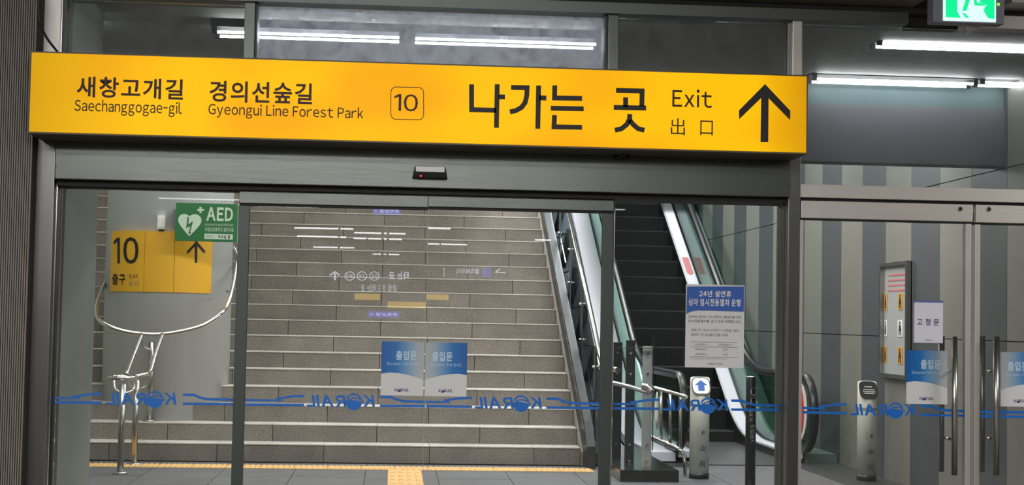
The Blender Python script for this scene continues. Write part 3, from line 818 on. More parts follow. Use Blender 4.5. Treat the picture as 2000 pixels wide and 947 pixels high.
lamp(805, 1170, 81, 9.3, 'twin tube lamp glowing behind the transom, right of the pair above the sign', None)
lamp(1717, 2085, 90, 9.3, 'twin tube lamp nearest the green exit sign', None)
lamp(1590, 1906, 159, 10.6, 'twin tube lamp just right of the yellow sign', None)
lamp(1918, 2235, 166, 10.6, 'twin tube lamp at the right picture edge below the exit sign', None)
lamp(30, 184, 44, 9.3, 'tube lamp seen in the corner left of the first mullion', None)

# ================================================================== STAIRS
D0, RS, TR = 14.5, .1645, .3
st = thing('staircase', 'wide granite staircase rising behind the sliding doors', 'staircase', (-1, D0, 0))
XR_, XL_ = 1.80, -4.28
NS = 25
for i in range(1, NS+1):
    y = D0+(i-1)*TR; z0 = (i-1)*RS; z1 = i*RS
    ph = -.609 if i % 2 else -1.107
    js = sorted([ph+k*.985 for k in range(-5, 6) if XL_+.05 < ph+k*.985 < XR_-.08])
    ed = [XL_]+js+[XR_]
    for a_, b_ in zip(ed, ed[1:]):
        jy = random.uniform(-.0015, .0015)
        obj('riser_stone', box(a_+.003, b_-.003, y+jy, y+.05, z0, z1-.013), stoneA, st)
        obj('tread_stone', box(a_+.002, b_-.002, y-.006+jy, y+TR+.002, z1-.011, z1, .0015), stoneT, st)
poly = [(D0+.05, 0)]
for i in range(1, NS+1):
    poly += [(D0+(i-1)*TR+.05, i*RS-.03), (D0+i*TR+.05, i*RS-.03)]
poly += [(D0+NS*TR+.05, 0)]
obj('core', prism_yz(poly, XL_, XR_), mat('mortar', (70, 66, 62), .9), st)
struct('floor', box(-4.3, W, D0+NS*TR, 29.8, NS*RS-.2, NS*RS), stoneF, 'landing at the head of the stairs')
# stone kerb beside the steps
def nose(y, off=0): return (y-D0)*SL+RS+off
line = [(14.42, .0), (14.42, .19)]
obj('stone_kerb', prism_yz([(14.44, 0), (14.44, .13), (22, nose(22, -.03)), (22, 0)], XR_+.001, XR_+.022), stoneA, st)

# stair railing of steel and glass
rl = thing('stair_railing', 'steel and glass railing up the right side of the granite stairs', 'railing', (1.95, 14.4, 0))
obj('stringer', prism_yz([(14.15, 0), (14.18, .2), (14.45, .42), (22, nose(22, .16)), (22, nose(22, -.35)), (14.9, 0)], XR_+.024, XR_+.10), mat('dark_stringer', (62, 64, 66), .35, .8), rl)
obj('stringer_lip', band_yz([(14.45, nose(14.45, .08)), (22, nose(22, .08))], .085, .115, XR_+.022, XR_+.12), mat('lip_steel', (110, 112, 114), .35, .9), rl)
for k in range(6):
    y = 14.75+k*1.12
    obj('post', box(1.955, 1.972, y-.05, y+.05, nose(y, -.1), nose(y, .80), .002), steel_d, rl)
    for zo in (.25, .62):
        b = tube([(1.93, y-.03, nose(y, zo)), (2.01, y-.03, nose(y, zo))], .012, 8); obj('clamp', b, chrome, rl)
    y1 = y+1.12
    ln = [(y+.02, nose(y+.02)), (y1-.02, nose(y1-.02))]
    obj('glass_panel', band_yz(ln, .12, .78, 1.985, 1.993), g_rail, rl)
hp = [(1.97, 13.3, .94), (1.97, 14.0, .94), (1.97, 14.3, .97), (1.97, 14.6, nose(14.6, .88)), (1.97, 22, nose(22, .88))]
obj('handrail', tube(smooth(hp[:4], 4)+[Vector(hp[4])], .024, 14), chrome, rl)

# ================================================================== ESCALATOR
E0, ES = 17.17, .575
XI, XO = 2.99, 3.92
ec = thing('escalator', 'escalator with black steps and glass sides right of the granite stairs', 'escalator', ((XI+XO)/2, 15.5, 0))
def ez(y): return max(0., (y-E0)*ES)
stepbm = None
sb = bmesh.new()
wI = XO-XI
bm_box(sb, 0, wI, .0, .42, -.06, 0)
for k in range(31):      # ribbed riser
    x = .01+k*(wI-.02)/30; bm_box(sb, x, x+.012, -.004, .02, -.235, -.004)
bm_box(sb, 0, wI, .006, .03, -.24, -.06)
sme = bpy.data.meshes.new('escalator_step'); sb.to_mesh(sme); sb.free(); sme.materials.append(esc_step)
eb = bmesh.new(); bm_box(eb, 0, wI, -.010, .004, -.012, .002)
eme = bpy.data.meshes.new('step_edge'); eb.to_mesh(eme); eb.free(); eme.materials.append(esc_edge)
for k in range(-5, 17):
    y = 19.4+.4*k; z = 1.28+.23*k
    if z < .02: continue
    o = obj('step', sme, None, ec); o.location = Vector((XI, y, z)) - Vector(ec['_w']); o['_w'] = (XI, y, z)
    e = bpy.data.objects.new('step_edge', eme); COL.objects.link(e); e.parent = o
obj('landing_plate', box(XI, XO, 14.6, 17.6, 0, .012), mat('comb_plate', (120, 122, 122), .35, .9), ec)
cl = []   # centre line of balustrade (Y, Z of step line)
def cline(off, y1=26.5, y0=15.0, flat=None):
    flat = off if flat is None else flat
    yi = E0+(flat-off)/ES
    pts = [(y0, flat), (yi-.7, flat)]
    for k in range(1, 7):
        t_ = k/6; a_, b_, c_ = (yi-.7, flat), (yi, flat), (yi+.6, flat+.6*ES)
        pts.append(((1-t_)**2*a_[0]+2*t_*(1-t_)*b_[0]+t_*t_*c_[0], (1-t_)**2*a_[1]+2*t_*(1-t_)*b_[1]+t_*t_*c_[1]))
    pts.append((y1, (y1-E0)*ES+off)); return pts
trim_m = mat('trim_line', (236, 236, 240), .3, .6)
for side in (0, 1):
    s = 1 if side else -1
    xin = XO if side else XI
    def xx(a): return xin+s*a
    l0 = cline(.1)
    obj('skirt_panel', band_yz(l0, -.42, -.012, *sorted((xx(0), xx(.02)))), mat('skirt_dark', (60, 62, 64), .35, .9), ec)
    obj('skirt_edge', band_yz(l0, -.012, .004, *sorted((xx(-.004), xx(.018)))), trim_m, ec)
    obj('inner_deck', band_yz(l0, -.06, .0, *sorted((xx(.02), xx(.155)))), skirt, ec)
    obj('deck_seam', band_yz(l0, .0, .012, *sorted((xx(.15), xx(.157)))), mat('seam_grey', (120, 124, 126), .4, .6), ec)
    gx = sorted((xx(.166), xx(.178)))
    lg = [(y, z) for y, z in cline(.1)]; lt = cline(.69, flat=.80)
    prof = lg + [(y, z) for y, z in reversed(lt)]
    obj('glass_panel', prism_yz(prof, *gx), g_bal, ec)
    obj('outer_deck', band_yz(l0, -.10, -.012, *sorted((xx(.185), xx(.42 if side == 0 else .50)))), mat('outer_deck_teal', (92, 116, 112), .4) if side else skirt, ec)
    hl = cline(.75, flat=.86)
    prof = [(15.0, .10)]
    # newel loop
    loop = [(15.0+.0-.37*math.sin(a_), .49+.37*math.cos(a_)) for a_ in [k*PI/12 for k in range(13)]]
    path = [Vector((xx(.172), y, z)) for y, z in reversed(hl)] + [Vector((xx(.172), y, z)) for y, z in loop[1:]] + [Vector((xx(.172), 15.5, .11))]
    # oval handrail section
    bm = bmesh.new(); rings = []
    n_ = len(path)
    for i, p in enumerate(path):
        tt = (path[min(i+1, n_-1)]-path[max(i-1, 0)]).normalized(); nn = tt.cross(Vector((1, 0, 0))).normalized()
        rings.append([bm.verts.new(p+Vector((1, 0, 0))*.042*math.cos(a_)+nn*.026*math.sin(a_)) for a_ in [j*2*PI/12 for j in range(12)]])
    for A_, B_ in zip(rings, rings[1:]):
        for j in range(12):
            f = bm.faces.new((A_[j], A_[(j+1) % 12], B_[(j+1) % 12], B_[j])); f.smooth = True
    bmesh.ops.recalc_face_normals(bm, faces=bm.faces[:])
    obj('handrail', bm, rubber, ec)
    obj('handrail_guide', band_yz(hl, -.055, -.022, *sorted((xx(.135), xx(.165)))), chrome, ec)
    # newel glass and plate
    bm = bmesh.new(); g = [(15.0-.33*math.sin(a_), .49+.33*math.cos(a_)) for a_ in [k*PI/12 for k in range(13)]]
    obj('newel_glass', prism_yz(g+[(15.02, .12), (15.02, .80)], *gx), g_bal, ec)
    if side:
        ov = [(15.12+.26*math.cos(a_), .50+.29*math.sin(a_)) for a_ in [k*PI/12 for k in range(24)]]
        np_ = obj('newel_plate', prism_yz(ov, xx(.150), xx(.160)), mat('newel_plate_white', (225, 222, 220), .5), ec)
        ov = [(15.14+.20*math.cos(a_), .50+.27*math.sin(a_)) for a_ in [k*PI/12 for k in range(24)]]
        obj('red_plate', prism_yz(ov, xx(.140), xx(.149)), red, ec)
# outer cladding on the stair side, dark bars standing in for the posts' reflections
lc = cline(.0)
obj('side_cladding', prism_yz([(16.2, 0)]+[(y, z-.02) for y, z in lc if y > 16.2]+[(26.5, 0)], 2.52, 2.555), mat('pale_blue_cladding', (205, 222, 244), .3, 0), ec)
barm = mat('dark_bar', (44, 50, 56), .4, .5)
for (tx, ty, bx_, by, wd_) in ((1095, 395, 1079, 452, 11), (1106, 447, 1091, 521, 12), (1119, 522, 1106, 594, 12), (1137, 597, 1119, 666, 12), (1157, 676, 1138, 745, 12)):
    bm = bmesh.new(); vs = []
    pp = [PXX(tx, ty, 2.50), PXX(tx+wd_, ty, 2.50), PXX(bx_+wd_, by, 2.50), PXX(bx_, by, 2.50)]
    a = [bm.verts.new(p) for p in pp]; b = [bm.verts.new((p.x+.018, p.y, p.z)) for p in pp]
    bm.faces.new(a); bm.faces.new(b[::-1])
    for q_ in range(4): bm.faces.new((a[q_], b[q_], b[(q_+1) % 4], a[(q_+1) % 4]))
    bmesh.ops.recalc_face_normals(bm, faces=bm.faces[:]); obj('post_reflection', bm, barm, ec)
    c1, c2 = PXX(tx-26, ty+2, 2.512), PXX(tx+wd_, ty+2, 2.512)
    obj('cladding_joint', box(2.512, 2.519, c2.y, c1.y, c2.z-.008, c2.z+.004), barm, ec)
# warning sticker on the deck and on the glass
pts = []
c_ = PXX(1343, 507, XO+.085)
zz = (c_.y-E0)*ES+.1
def deckp(u, v):   # u along X, v along slope
    y = c_.y+v; return (XO+.085+u, y, (y-E0)*ES+.104)
bm = bmesh.new(); f = bm.faces.new([bm.verts.new(deckp(*p)) for p in ((-.045, -.2), (.0, -.25), (.045, -.2), (.045, .2), (-.045, .2))])
obj('sticker', bm, redp, ec)

# ================================================================== COLUMN
ccx, ccy, cr = 0, 0, .62
cb = P(325, 700, 15.6); ccx, ccy = cb.x, 15.62
co = thing('round_column', 'large grey round column standing on the stairs', 'column', (ccx, ccy, 2*RS))
bm = lathe([(cr, 2*RS-.02), (cr, 7.2)], ccx, ccy, 64)
obj('shaft', bm, colm, co)
def cyl(px, py, off=.0):
    d = D(px, py); rr_ = cr+off
    ox, oy = CAM.x-ccx, CAM.y-ccy
    A_ = d.x**2+d.y**2; B_ = 2*(ox*d.x+oy*d.y); C_ = ox*ox+oy*oy-rr_*rr_
    q = max(0, B_*B_-4*A_*C_); t_ = (-B_-math.sqrt(q))/(2*A_); return CAM+d*t_
ys = thing('wayfinding_sign', 'curved yellow number ten exit sign wrapped around the grey column', 'sign', (ccx, ccy-cr, 1.5))
def cangle(px): p = cyl(px, 510, .02); return math.atan2(p.x-ccx, -(p.y-ccy))
zt3 = cyl(300, 451, .02).z; zb3 = cyl(300, 570, .02).z
def cpanel(px0, px1, mt):
    a0, a1 = cangle(px0), cangle(px1); bm = bmesh.new(); n_ = 10; G_ = []
    for k in range(n_+1):
        a_ = a0+.003+(a1-a0-.006)*k/n_
        G_.append([bm.verts.new((ccx+r_*math.sin(a_), ccy-r_*math.cos(a_), z_)) for r_, z_ in ((cr+.02, zb3), (cr+.02, zt3), (cr+.002, zt3), (cr+.002, zb3))])
    for A_, B_ in zip(G_, G_[1:]):
        for j in range(4): bm.faces.new((A_[j], A_[(j+1) % 4], B_[(j+1) % 4], B_[j]))
    bm.faces.new(G_[0]); bm.faces.new(G_[-1][::-1]); bmesh.ops.recalc_face_normals(bm, faces=bm.faces[:])
    return bm
for p0, p1 in ((216, 282), (282, 340.5), (340.5, 414)): obj('panel', cpanel(p0, p1, yellow), yellow, ys)
mf = lambda x, y: cyl(x, y, .023)
text('1', (222, 464, 234, 514), 0, ink, ys, .012, mapf=mf); text('0', (240.5, 463, 270.5, 515), 0, ink, ys, .012, mapf=mf)
text('출구', (219, 534, 244.5, 556), 0, ink, ys, .02, mapf=mf)
text('Exit', (252.5, 534.5, 270, 543), 0, ink, ys, 0, mapf=mf)
text('出 口', (252.5, 548.5, 271, 557), 0, greyprint, ys, 0, mapf=mf)
bm = bmesh.new()
def crib(pts, wd):
    for (x0_, y0_), (x1_, y1_) in zip(pts, pts[1:]):
        d = Vector((x1_-x0_, y1_-y0_)).normalized(); n2 = Vector((-d.y, d.x))*wd/2
        vs = [bm.verts.new(cyl(x, y, .024)) for x, y in ((x0_+n2.x, y0_+n2.y), (x1_+n2.x, y1_+n2.y), (x1_-n2.x, y1_-n2.y), (x0_-n2.x, y0_-n2.y))]
        bm.faces.new(vs)
crib([(383.5, 470), (383, 513)], 4.6); crib([(366, 493), (384, 474)], 4.6); crib([(384, 474), (400, 492.5)], 4.6)
bmesh.ops.recalc_face_normals(bm, faces=bm.faces[:])
obj('arrow', bm, ink, ys)
q = rect(307, 421, 322, 447.5, ccy-cr-.03)
t = thing('wall_switch_box', 'small white box fixed on the column above the yellow sign', 'switch box', ((q[0]+q[1])/2, ccy-cr, q[2]))
obj('case', box(q[0], q[1], ccy-cr-.03, ccy-cr+.02, q[2], q[3], .006), offwhite, t)
obj('front_cover', box(q[0]+.015, q[1]-.015, ccy-cr-.036, ccy-cr-.03, q[2]+.02, q[3]-.02, .002), white, t)
obj('lower_socket', box(q[0]+.015, q[1]-.01, ccy-cr-.025, ccy-cr+.01, q[2]-.02, q[2]-.001, .002), blackm, t)

# AED sign, mounted proud of the column
Ya = 14.72
q = rect(342.5, 397, 464, 471.5, Ya)
ae = thing('defibrillator_sign', 'green AED sign with a white heart beside the column', 'sign', ((q[0]+q[1])/2, Ya, q[2]))
obj('board', box(q[0], q[1], Ya, Ya+.03, q[2], q[3], .004), green, ae)
obj('edge_frame', box(q[1]-.002, q[1]+.008, Ya+.002, Ya+.034, q[2]-.004, q[3]+.004, .001), mat('pale_edge', (190, 196, 188), .4), ae)
obj('bracket', box(q[0]-.03, q[0]+.06, Ya+.03, ccy-cr+.3, q[2]+.12, q[3]-.06, .004), mat('bracket_grey', (120, 122, 122), .4, .6), ae)
pg = mat('pale_green_print', (205, 222, 200), .5)
AX = lambda x, y: (330+x/9.467, 385+y/9.467)
def A(pts): return [AX(*p) for p in pts]
heart = [(375, 722), (300, 640), (215, 530), (172, 450), (172, 395), (195, 345), (240, 315), (290, 308), (340, 325), (385, 350), (430, 322), (480, 313), (535, 325), (580, 360), (602, 410), (598, 470), (560, 530), (480, 620)]
obj('heart', poly_px(A(heart), Ya, .002), pg, ae)
obj('bolt', poly_px(A([(345, 355), (372, 375), (358, 505), (438, 445), (440, 470), (395, 640), (410, 655), (378, 690), (358, 655), (375, 640), (395, 535), (318, 575)]), Ya, .004), green, ae)
bm = bmesh.new(); ribbon_px(A([(583, 180), (583, 293)]), 3.9, Ya, bm=bm); ribbon_px(A([(523, 237), (645, 237)]), 3.9, Ya, bm=bm, t=.0025)
obj('cross', bm, pg, ae)
B2 = lambda x0, y0, x1, y1: (*AX(x0, y0), *AX(x1, y1))
text('AED', B2(693, 190, 1185, 440), Ya, pg, ae, .03)
text('Automated External Defibrillator', B2(665, 483, 1190, 532), Ya, pg, ae, 0)
text('자동심장충격기 설치시설', B2(665, 560, 1190, 640), Ya, pg, ae, .01)
obj('white_strip', poly_px(A([(658, 672), (1182, 688), (1180, 785), (656, 775)]), Ya, .002), pg, ae)
text('설치장소 :', B2(682, 695, 850, 760), Ya, greyprint, ae, .0, t=.005)
text('역무실 옆', B2(905, 700, 1130, 765), Ya, ink, ae, .015, t=.005)

# ------------------------------------------------------------------ looped handrails around the column
def tb(pts, r, smooth_n=8): return tube(smooth(pts, smooth_n) if smooth_n else pts, r, 12)
hr = thing('column_handrail', 'polished steel handrail looping around the foot of the column', 'handrail', (P(240, 918, 13.3).x, 13.3, 0))
def PY(l): return [P(x, y, Y) for x, y, Y in l]
obj('upper_loop', tb(PY([(213, 525, 16.2), (206, 550, 15.6), (192, 585, 14.9), (188.5, 612, 14.5), (200, 630, 14.35), (235, 645, 14.3), (275, 652, 14.3), (315, 653, 14.3), (360, 646, 14.3), (400, 634, 14.32), (432, 612, 14.4), (446, 590, 14.6), (456, 555, 15.0), (462, 520, 15.5), (463, 498, 15.9), (457, 485, 16.1), (450, 480, 16.2)]), .021), chrome, hr)
obj('sloping_rail', tb(PY([(277, 653, 14.28), (262, 690, 14.0), (246, 732, 13.6)]), .019), chrome, hr)
obj('sloping_rail', tb(PY([(317, 653, 14.28), (303, 692, 14.0), (293, 725, 13.75), (284, 731, 13.62), (262, 736, 13.55)]), .019), chrome, hr)
ring = [P(240, 737, 13.45)+Vector((.115*math.cos(a_), .16*math.sin(a_), 0)) for a_ in [k*2*PI/24 for k in range(24)]]
obj('end_ring', tube(ring, .019, 10, closed=True), chrome, hr)
for px, py0, py1, Y, z0 in ((240, 750, 918, 13.27, 0), (266.5, 742, 900, 14.05, 0), (296.5, 668, 819, 14.92, 2*RS)):
    b0 = P(px-3, py1, Y); t0 = P(px, py0, Y)
    po = obj('post', tube([(t0.x, Y, z0), (t0.x, Y, t0.z)], .027, 14), chrome_r, hr)
    obj('base_flange', lathe([(.062, z0), (.062, z0+.012), (.035, z0+.022)], t0.x, Y, 18), chrome_r, hr)
for (l) in ([(222, 742, 13.4), (224, 758, 13.32), (233, 766, 13.28), (239, 767, 13.27)], [(262, 738, 13.5), (261, 758, 13.35), (251, 766, 13.3), (243, 767, 13.27)],
            [(250, 742, 13.7), (256, 756, 13.9), (266, 760, 14.05)], [(291, 730, 13.75), (288, 750, 13.9), (276, 758, 14.05), (268, 758, 14.05)], [(277, 655, 14.3), (278, 672, 14.5), (287, 681, 14.8), (296, 682, 14.92)]):
    obj('bracket_arm', tb(PY(l), .011), chrome, hr)
q = P(444, 569, 14.85); obj('wall_fixing', tube([q, (q.x-.02, 15.15, q.z)], .014, 10), chrome, hr)

# ------------------------------------------------------------------ barrier beside the escalator
bx0 = P(1195, 930, 13.3).x
ba = thing('glass_barrier', 'low barrier of three steel posts and glass beside the escalator entrance', 'barrier', (2.1, 13.5, 0))
obj('plinth', box(1.965, P(1326, 938, 13.05).x, 13.05, 15.6, 0, .10, .004), mat('plinth_dark', (58, 60, 62), .18, .7), ba)
for px, y0, Y in ((1207, 668, 14.2), (1232, 664, 13.75), (1265, 676, 13.3)):
    q0 = P(px, y0, Y)
    obj('post', box(q0.x-.042, q0.x+.042, Y-.012, Y+.012, .10, q0.z, .003), steel_l if px == 1265 else steel, ba)
    for py in (690, 730, 868, 900):
        zc = P(px, py, Y).z
        obj('bolt', tube([(q0.x, Y-.03, zc), (q0.x, Y+.015, zc)], .011, 8), chrome, ba)
for (xa_, ya1, xb_, yb1, Y) in ((1205, 655, 1275, 885, 13.26),):
    qa = rect(xa_, ya1, xb_, yb1, Y)
    obj('glass_panel', box(qa[0], qa[1], Y, Y+.01, .25, qa[3]), g_rail, ba)
    obj('glass_edge', box(qa[1], qa[1]+.008, Y-.001, Y+.011, .25, qa[3]), mat('dark_glass_edge', (30, 40, 38), .3), ba)
    obj('glass_top_clip', box(qa[0], qa[1], Y-.004, Y+.014, qa[3]-.11, qa[3]-.105), chrome, ba)
obj('handrail', tb(PY([(1190, 746, 13.15), (1235, 757, 13.15), (1268, 767, 13.12)]), .02, 4), chrome, ba)
obj('handrail_end', tb(PY([(1255, 753, 13.12), (1262, 755, 13.1), (1274, 766, 13.08)]), .026, 4), chrome, ba)
er = thing('entry_rail', 'bent steel tube rails leading to the white bollard by the escalator', 'handrail', (2.5, 13.6, 0))
obj('upper_rail', tb(PY([(1270, 755, 13.9), (1310, 766, 13.7), (1341, 775, 13.5)]), .017, 4), chrome, er)
obj('lower_rail', tb(PY([(1268, 851, 13.9), (1300, 864, 13.8), (1326, 877, 13.65), (1334, 886, 13.62), (1338, 905, 13.6), (1338, 930, 13.6)]), .017, 6), chrome, er)
for px, y0, y1, Y in ((1291, 760, 862, 13.85), (1309, 764, 868, 13.8), (1329, 770, 880, 13.65)):
    obj('upright', tube([P(px, y0, Y), P(px, y1, Y)], .015, 10), chrome_r, er)
q = rect(1279, 765, 1287, 838, 13.9)
obj('oval_tag', lathe([(.004, q[2]), (.02, q[2]+.1), (.022, (q[2]+q[3])/2), (.02, q[3]-.1), (.004, q[3])], (q[0]+q[1])/2, 13.9, 16), offwhite, er)

# ------------------------------------------------------------------ bollards
def bollard(px, pyt, Y, wpx, label, arrow):
    c = P(px, 850, Y); top = P(px, pyt, Y).z; r = wpx/2*Y/FPX
    t = thing('bollard', label, 'bollard', (c.x, Y, 0))
    obj('base', lathe([(r*1.02, 0), (r*1.02, .05)], c.x, Y, 28), blackm, t)
    bm = lathe([(r, .05), (r, top-.16), (r, top-.02), (r*.94, top-.004), (r*.7, top)], c.x, Y, 28)
    # slice the front of the head to a slope for the display
    geom = bm.verts[:]+bm.edges[:]+bm.faces[:]
    bmesh.ops.bisect_plane(bm, geom=geom, plane_co=(c.x, Y-r, top-.155), plane_no=(0, -.86, .5), clear_outer=True)
    es = [e for e in bm.edges if e.is_boundary]; bmesh.ops.contextual_create(bm, geom=es)
    obj('body', bm, offwhite, t)
    # display: a tilted rounded plate
    nrm = Vector((0, -.86, .5)); up = Vector((0, .5, .86)); ce = Vector((c.x, Y-r, top-.155))+up*.088
    def plate(w_, h_, d0, mt, nm, hexa=0):
        bm = bmesh.new(); vs = []
        for k in range(32):
            a_ = k*2*PI/32; cx_, sy_ = math.cos(a_), math.sin(a_)
            ex = abs(cx_)**.55*(1 if cx_ > 0 else -1)*w_; ey = abs(sy_)**(.6)*(1 if sy_ > 0 else -1)*h_
            vs.append(ce+Vector((ex, 0, 0))+up*ey+nrm*d0)
        a = [bm.verts.new(v) for v in vs]; b = [bm.verts.new(v-nrm*.008) for v in vs]; bm.faces.new(a); bm.faces.new(b[::-1])
        for k in range(32): bm.faces.new((a[k], b[k], b[(k+1) % 32], a[(k+1) % 32]))
        bmesh.ops.recalc_face_normals(bm, faces=bm.faces[:]); obj(nm, bm, mt, t)
    plate(r*.98, .088, .006, blackm, 'display_rim')
    if arrow:
        plate(r*.86, .078, .009, white, 'display')
        bm = bmesh.new(); s = r*.72
        pts = [(0, 1.0), (.9, .1), (.45, .1), (.45, -.9), (-.45, -.9), (-.45, .1), (-.9, .1)]
        bm.faces.new([bm.verts.new(ce+Vector((x*s, 0, 0))+up*(y*.055)+nrm*.0105) for x, y in pts]); obj('arrow', bm, blueprint, t)
    else:
        bm = bmesh.new()
        for j, wj in ((.03, .4), (.0, .6), (-.02, .66), (-.035, .5)):
            bm.faces.new([bm.verts.new(ce+Vector((x*r, 0, 0))+up*(j+y)+nrm*.0075) for x, y in ((-wj, -.004), (wj, -.004), (wj, .004), (-wj, .004))])
        obj('display_text_lines', bm, white, t)
    # collar and pictograms wrapped on the front
    obj('collar', lathe([(r*1.004, top-.26), (r*1.015, top-.255), (r*1.015, top-.235), (r*1.004, top-.23)], c.x, Y, 28), mat('collar_grey', (150, 150, 142), .4), t)
    bm = bmesh.new(); gb = bmesh.new()
    def wrap(x, z, o_=.002): 
        a_ = x/r; return Vector((c.x+(r+o_)*math.sin(a_), Y-(r+o_)*math.cos(a_), z))
    def seg(p, q_, w_, B_):
        d = Vector((q_[0]-p[0], q_[1]-p[1])).normalized(); nn = Vector((-d.y, d.x))*w_/2
        B_.faces.new([B_.verts.new(wrap(*v)) for v in ((p[0]+nn.x, p[1]+nn.y), (q_[0]+nn.x, q_[1]+nn.y), (q_[0]-nn.x, q_[1]-nn.y), (p[0]-nn.x, p[1]-nn.y))])
    for j in range(3):
        zc = top-.50-j*.135+.02; xo = .012; h = .042
        for p, q_ in (((-h, -h), (h, -h)), ((h, -h), (h, h)), ((h, h), (-h, h)), ((-h, h), (-h, -h))): seg((xo+p[0], zc+p[1]), (xo+q_[0], zc+q_[1]), .003, bm)
        if j == 0: L_ = [((0, -.02), (0, .018)), ((-.012, -.008), (.0, .008)), ((.012, -.02), (.012, .02))]
        elif j == 1: L_ = [((-.02, -.02), (.02, -.022)), ((-.02, -.02), (-.01, .02)), ((.005, -.02), (.008, .024)), ((.02, -.02), (.022, .01))]
        else: L_ = [((-.016, -.026), (-.016, .02)), ((.0, -.026), (.0, .026)), ((.016, -.026), (.016, .02)), ((-.026, -.02), (.026, -.024))]
        for p, q_ in L_: seg((xo+p[0], zc+p[1]), (xo+q_[0], zc+q_[1]), .006, gb)
    bmesh.ops.recalc_face_normals(bm, faces=bm.faces[:]); bmesh.ops.recalc_face_normals(gb, faces=gb.faces[:])
    obj('pictogram_frames', bm, mat('thin_grey_line', (130, 130, 122), .5), t); obj('pictograms', gb, ink, t)
    return t
bollard(1366, 736, 13.4, 38.5, 'white bollard with a blue arrow on its sloping head', True)
bollard(1693, 744, 13.4, 38, 'white bollard with a black oval display behind the left swing door', False)
c = P(1466, 850, 12.3); r = 10.2*12.3/FPX; top = P(1466, 735, 12.3).z
t = thing('bollard', 'slim dark steel bollard with round prohibition symbols', 'bollard', (c.x, 12.3, 0))
obj('shaft', lathe([(r, 0), (r, top-.01), (r*.9, top)], c.x, 12.3, 24), brushed('bollard_steel', (78, 80, 80), .35, .02, (60, 60, 1)), t)
obj('cap', lathe([(r*.98, top-.012), (r*.85, top+.002), (r*.4, top+.004)], c.x, 12.3, 24), chrome, t)
obj('base_flange', lathe([(r*1.8, 0), (r*1.8, .012), (r*1.1, .02)], c.x, 12.3, 24), chrome_r, t)
def wr_(px, py):
    x = (px-1466)*12.3/FPX; a_ = max(-1.4, min(1.4, math.asin(max(-.99, min(.99, x/r))))); z = P(1466, py, 12.3).z
    return Vector((c.x+(r+.0015)*math.sin(a_), 12.3-(r+.0015)*math.cos(a_), z))
for py in (764, 782.5):
    bm = bmesh.new(); bm.faces.new([bm.verts.new(wr_(1469+6.3*math.cos(a_), py+8*math.sin(a_))) for a_ in [k*2*PI/20 for k in range(20)]][::-1])
    obj('round_symbol', bm, mat('symbol_grey', (190, 190, 185), .5), t)
    bm = bmesh.new()
    def wl_(p, q_, w_):
        d = Vector((q_[0]-p[0], q_[1]-p[1])).normalized(); nn = Vector((-d.y, d.x))*w_/2
        v = [wr_(*z) for z in ((p[0]+nn.x, p[1]+nn.y), (q_[0]+nn.x, q_[1]+nn.y), (q_[0]-nn.x, q_[1]-nn.y), (p[0]-nn.x, p[1]-nn.y))]
        for i_ in v: i_.y -= .0015
        bm.faces.new([bm.verts.new(i_) for i_ in v])
    wl_((1465, py-5.5), (1473.5, py+5), 1.6); wl_((1469, py-4), (1469, py+2), 1.6); wl_((1466, py+4), (1472, py+1), 1.4); wl_((1466.5, py-1), (1472, py-2), 1.3)
    bmesh.ops.recalc_face_normals(bm, faces=bm.faces[:]); obj('symbol_figure', bm, ink, t)
text('휠체어', (1460, 797, 1468, 822), 0, MATS['symbol_grey'], t, .01, mapf=wr_, rot90=True)
text('유모차', (1470.5, 796, 1474, 822), 0, greyprint, t, .01, mapf=wr_, rot90=True)
text('진입금지', (1463.5, 828, 1471.5, 864), 0, MATS['symbol_grey'], t, .01, mapf=wr_, rot90=True)

# ------------------------------------------------------------------ framed board on the striped wall
Xb = W-.04
p0 = PXX(1723, 512, Xb); p1 = PXX(1777, 510, Xb)
zt4 = PXX(1750, 511.5, Xb).z; zb4 = PXX(1750, 738.5, Xb).z
fb = thing('notice_board', 'steel framed safety notice board on the striped wall', 'notice board', (Xb, (p0.y+p1.y)/2, zb4))
ya2, yb2 = p1.y, p0.y
obj('back_panel', box(Xb+.01, W-.011, ya2, yb2, zb4, zt4), mat('board_grey', (168, 172, 172), .4), fb)
for nm, b in (('frame_side', (ya2, ya2+.035, zb4, zt4)), ('frame_side', (yb2-.035, yb2, zb4, zt4)), ('frame_rail', (ya2+.036, yb2-.036, zb4, zb4+.035)), ('frame_rail', (ya2+.036, yb2-.036, zt4-.035, zt4))):
    obj(nm, box(Xb-.03, W-.012, *b, .003), chrome_r, fb)
amb = mat('amber_print', (214, 160, 60), .5)
for i in range(3):
    for j, yc in enumerate((ya2+.26, yb2-.09)):
        zc = zb4+.20+i*.235
        yw = .062 if j == 0 else .035
        obj('pictogram', box(Xb+.004, Xb+.0095, yc-yw, yc+yw, zc-.072, zc+.072, .002), white if i == 1 else amb, fb)
        bm = bmesh.new()
        for (a_, b_, c_, d_) in ((-.03, .03, -.02, .03), (-.045, -.02, -.06, .0), (.015, .04, -.06, -.01), (-.018, .018, .035, .062)):
            bm_box(bm, Xb+.001, Xb+.0035, yc+a_*yw/.085, yc+b_*yw/.085, zc+c_, zc+d_)
        obj('pictogram_figure', bm, ink, fb)
bm = bmesh.new()
for i in range(4): bm_box(bm, Xb+.005, Xb+.0095, ya2+.1, yb2-.15, zt4-.12-i*.045, zt4-.105-i*.045)
obj('text_lines', bm, redp, fb)

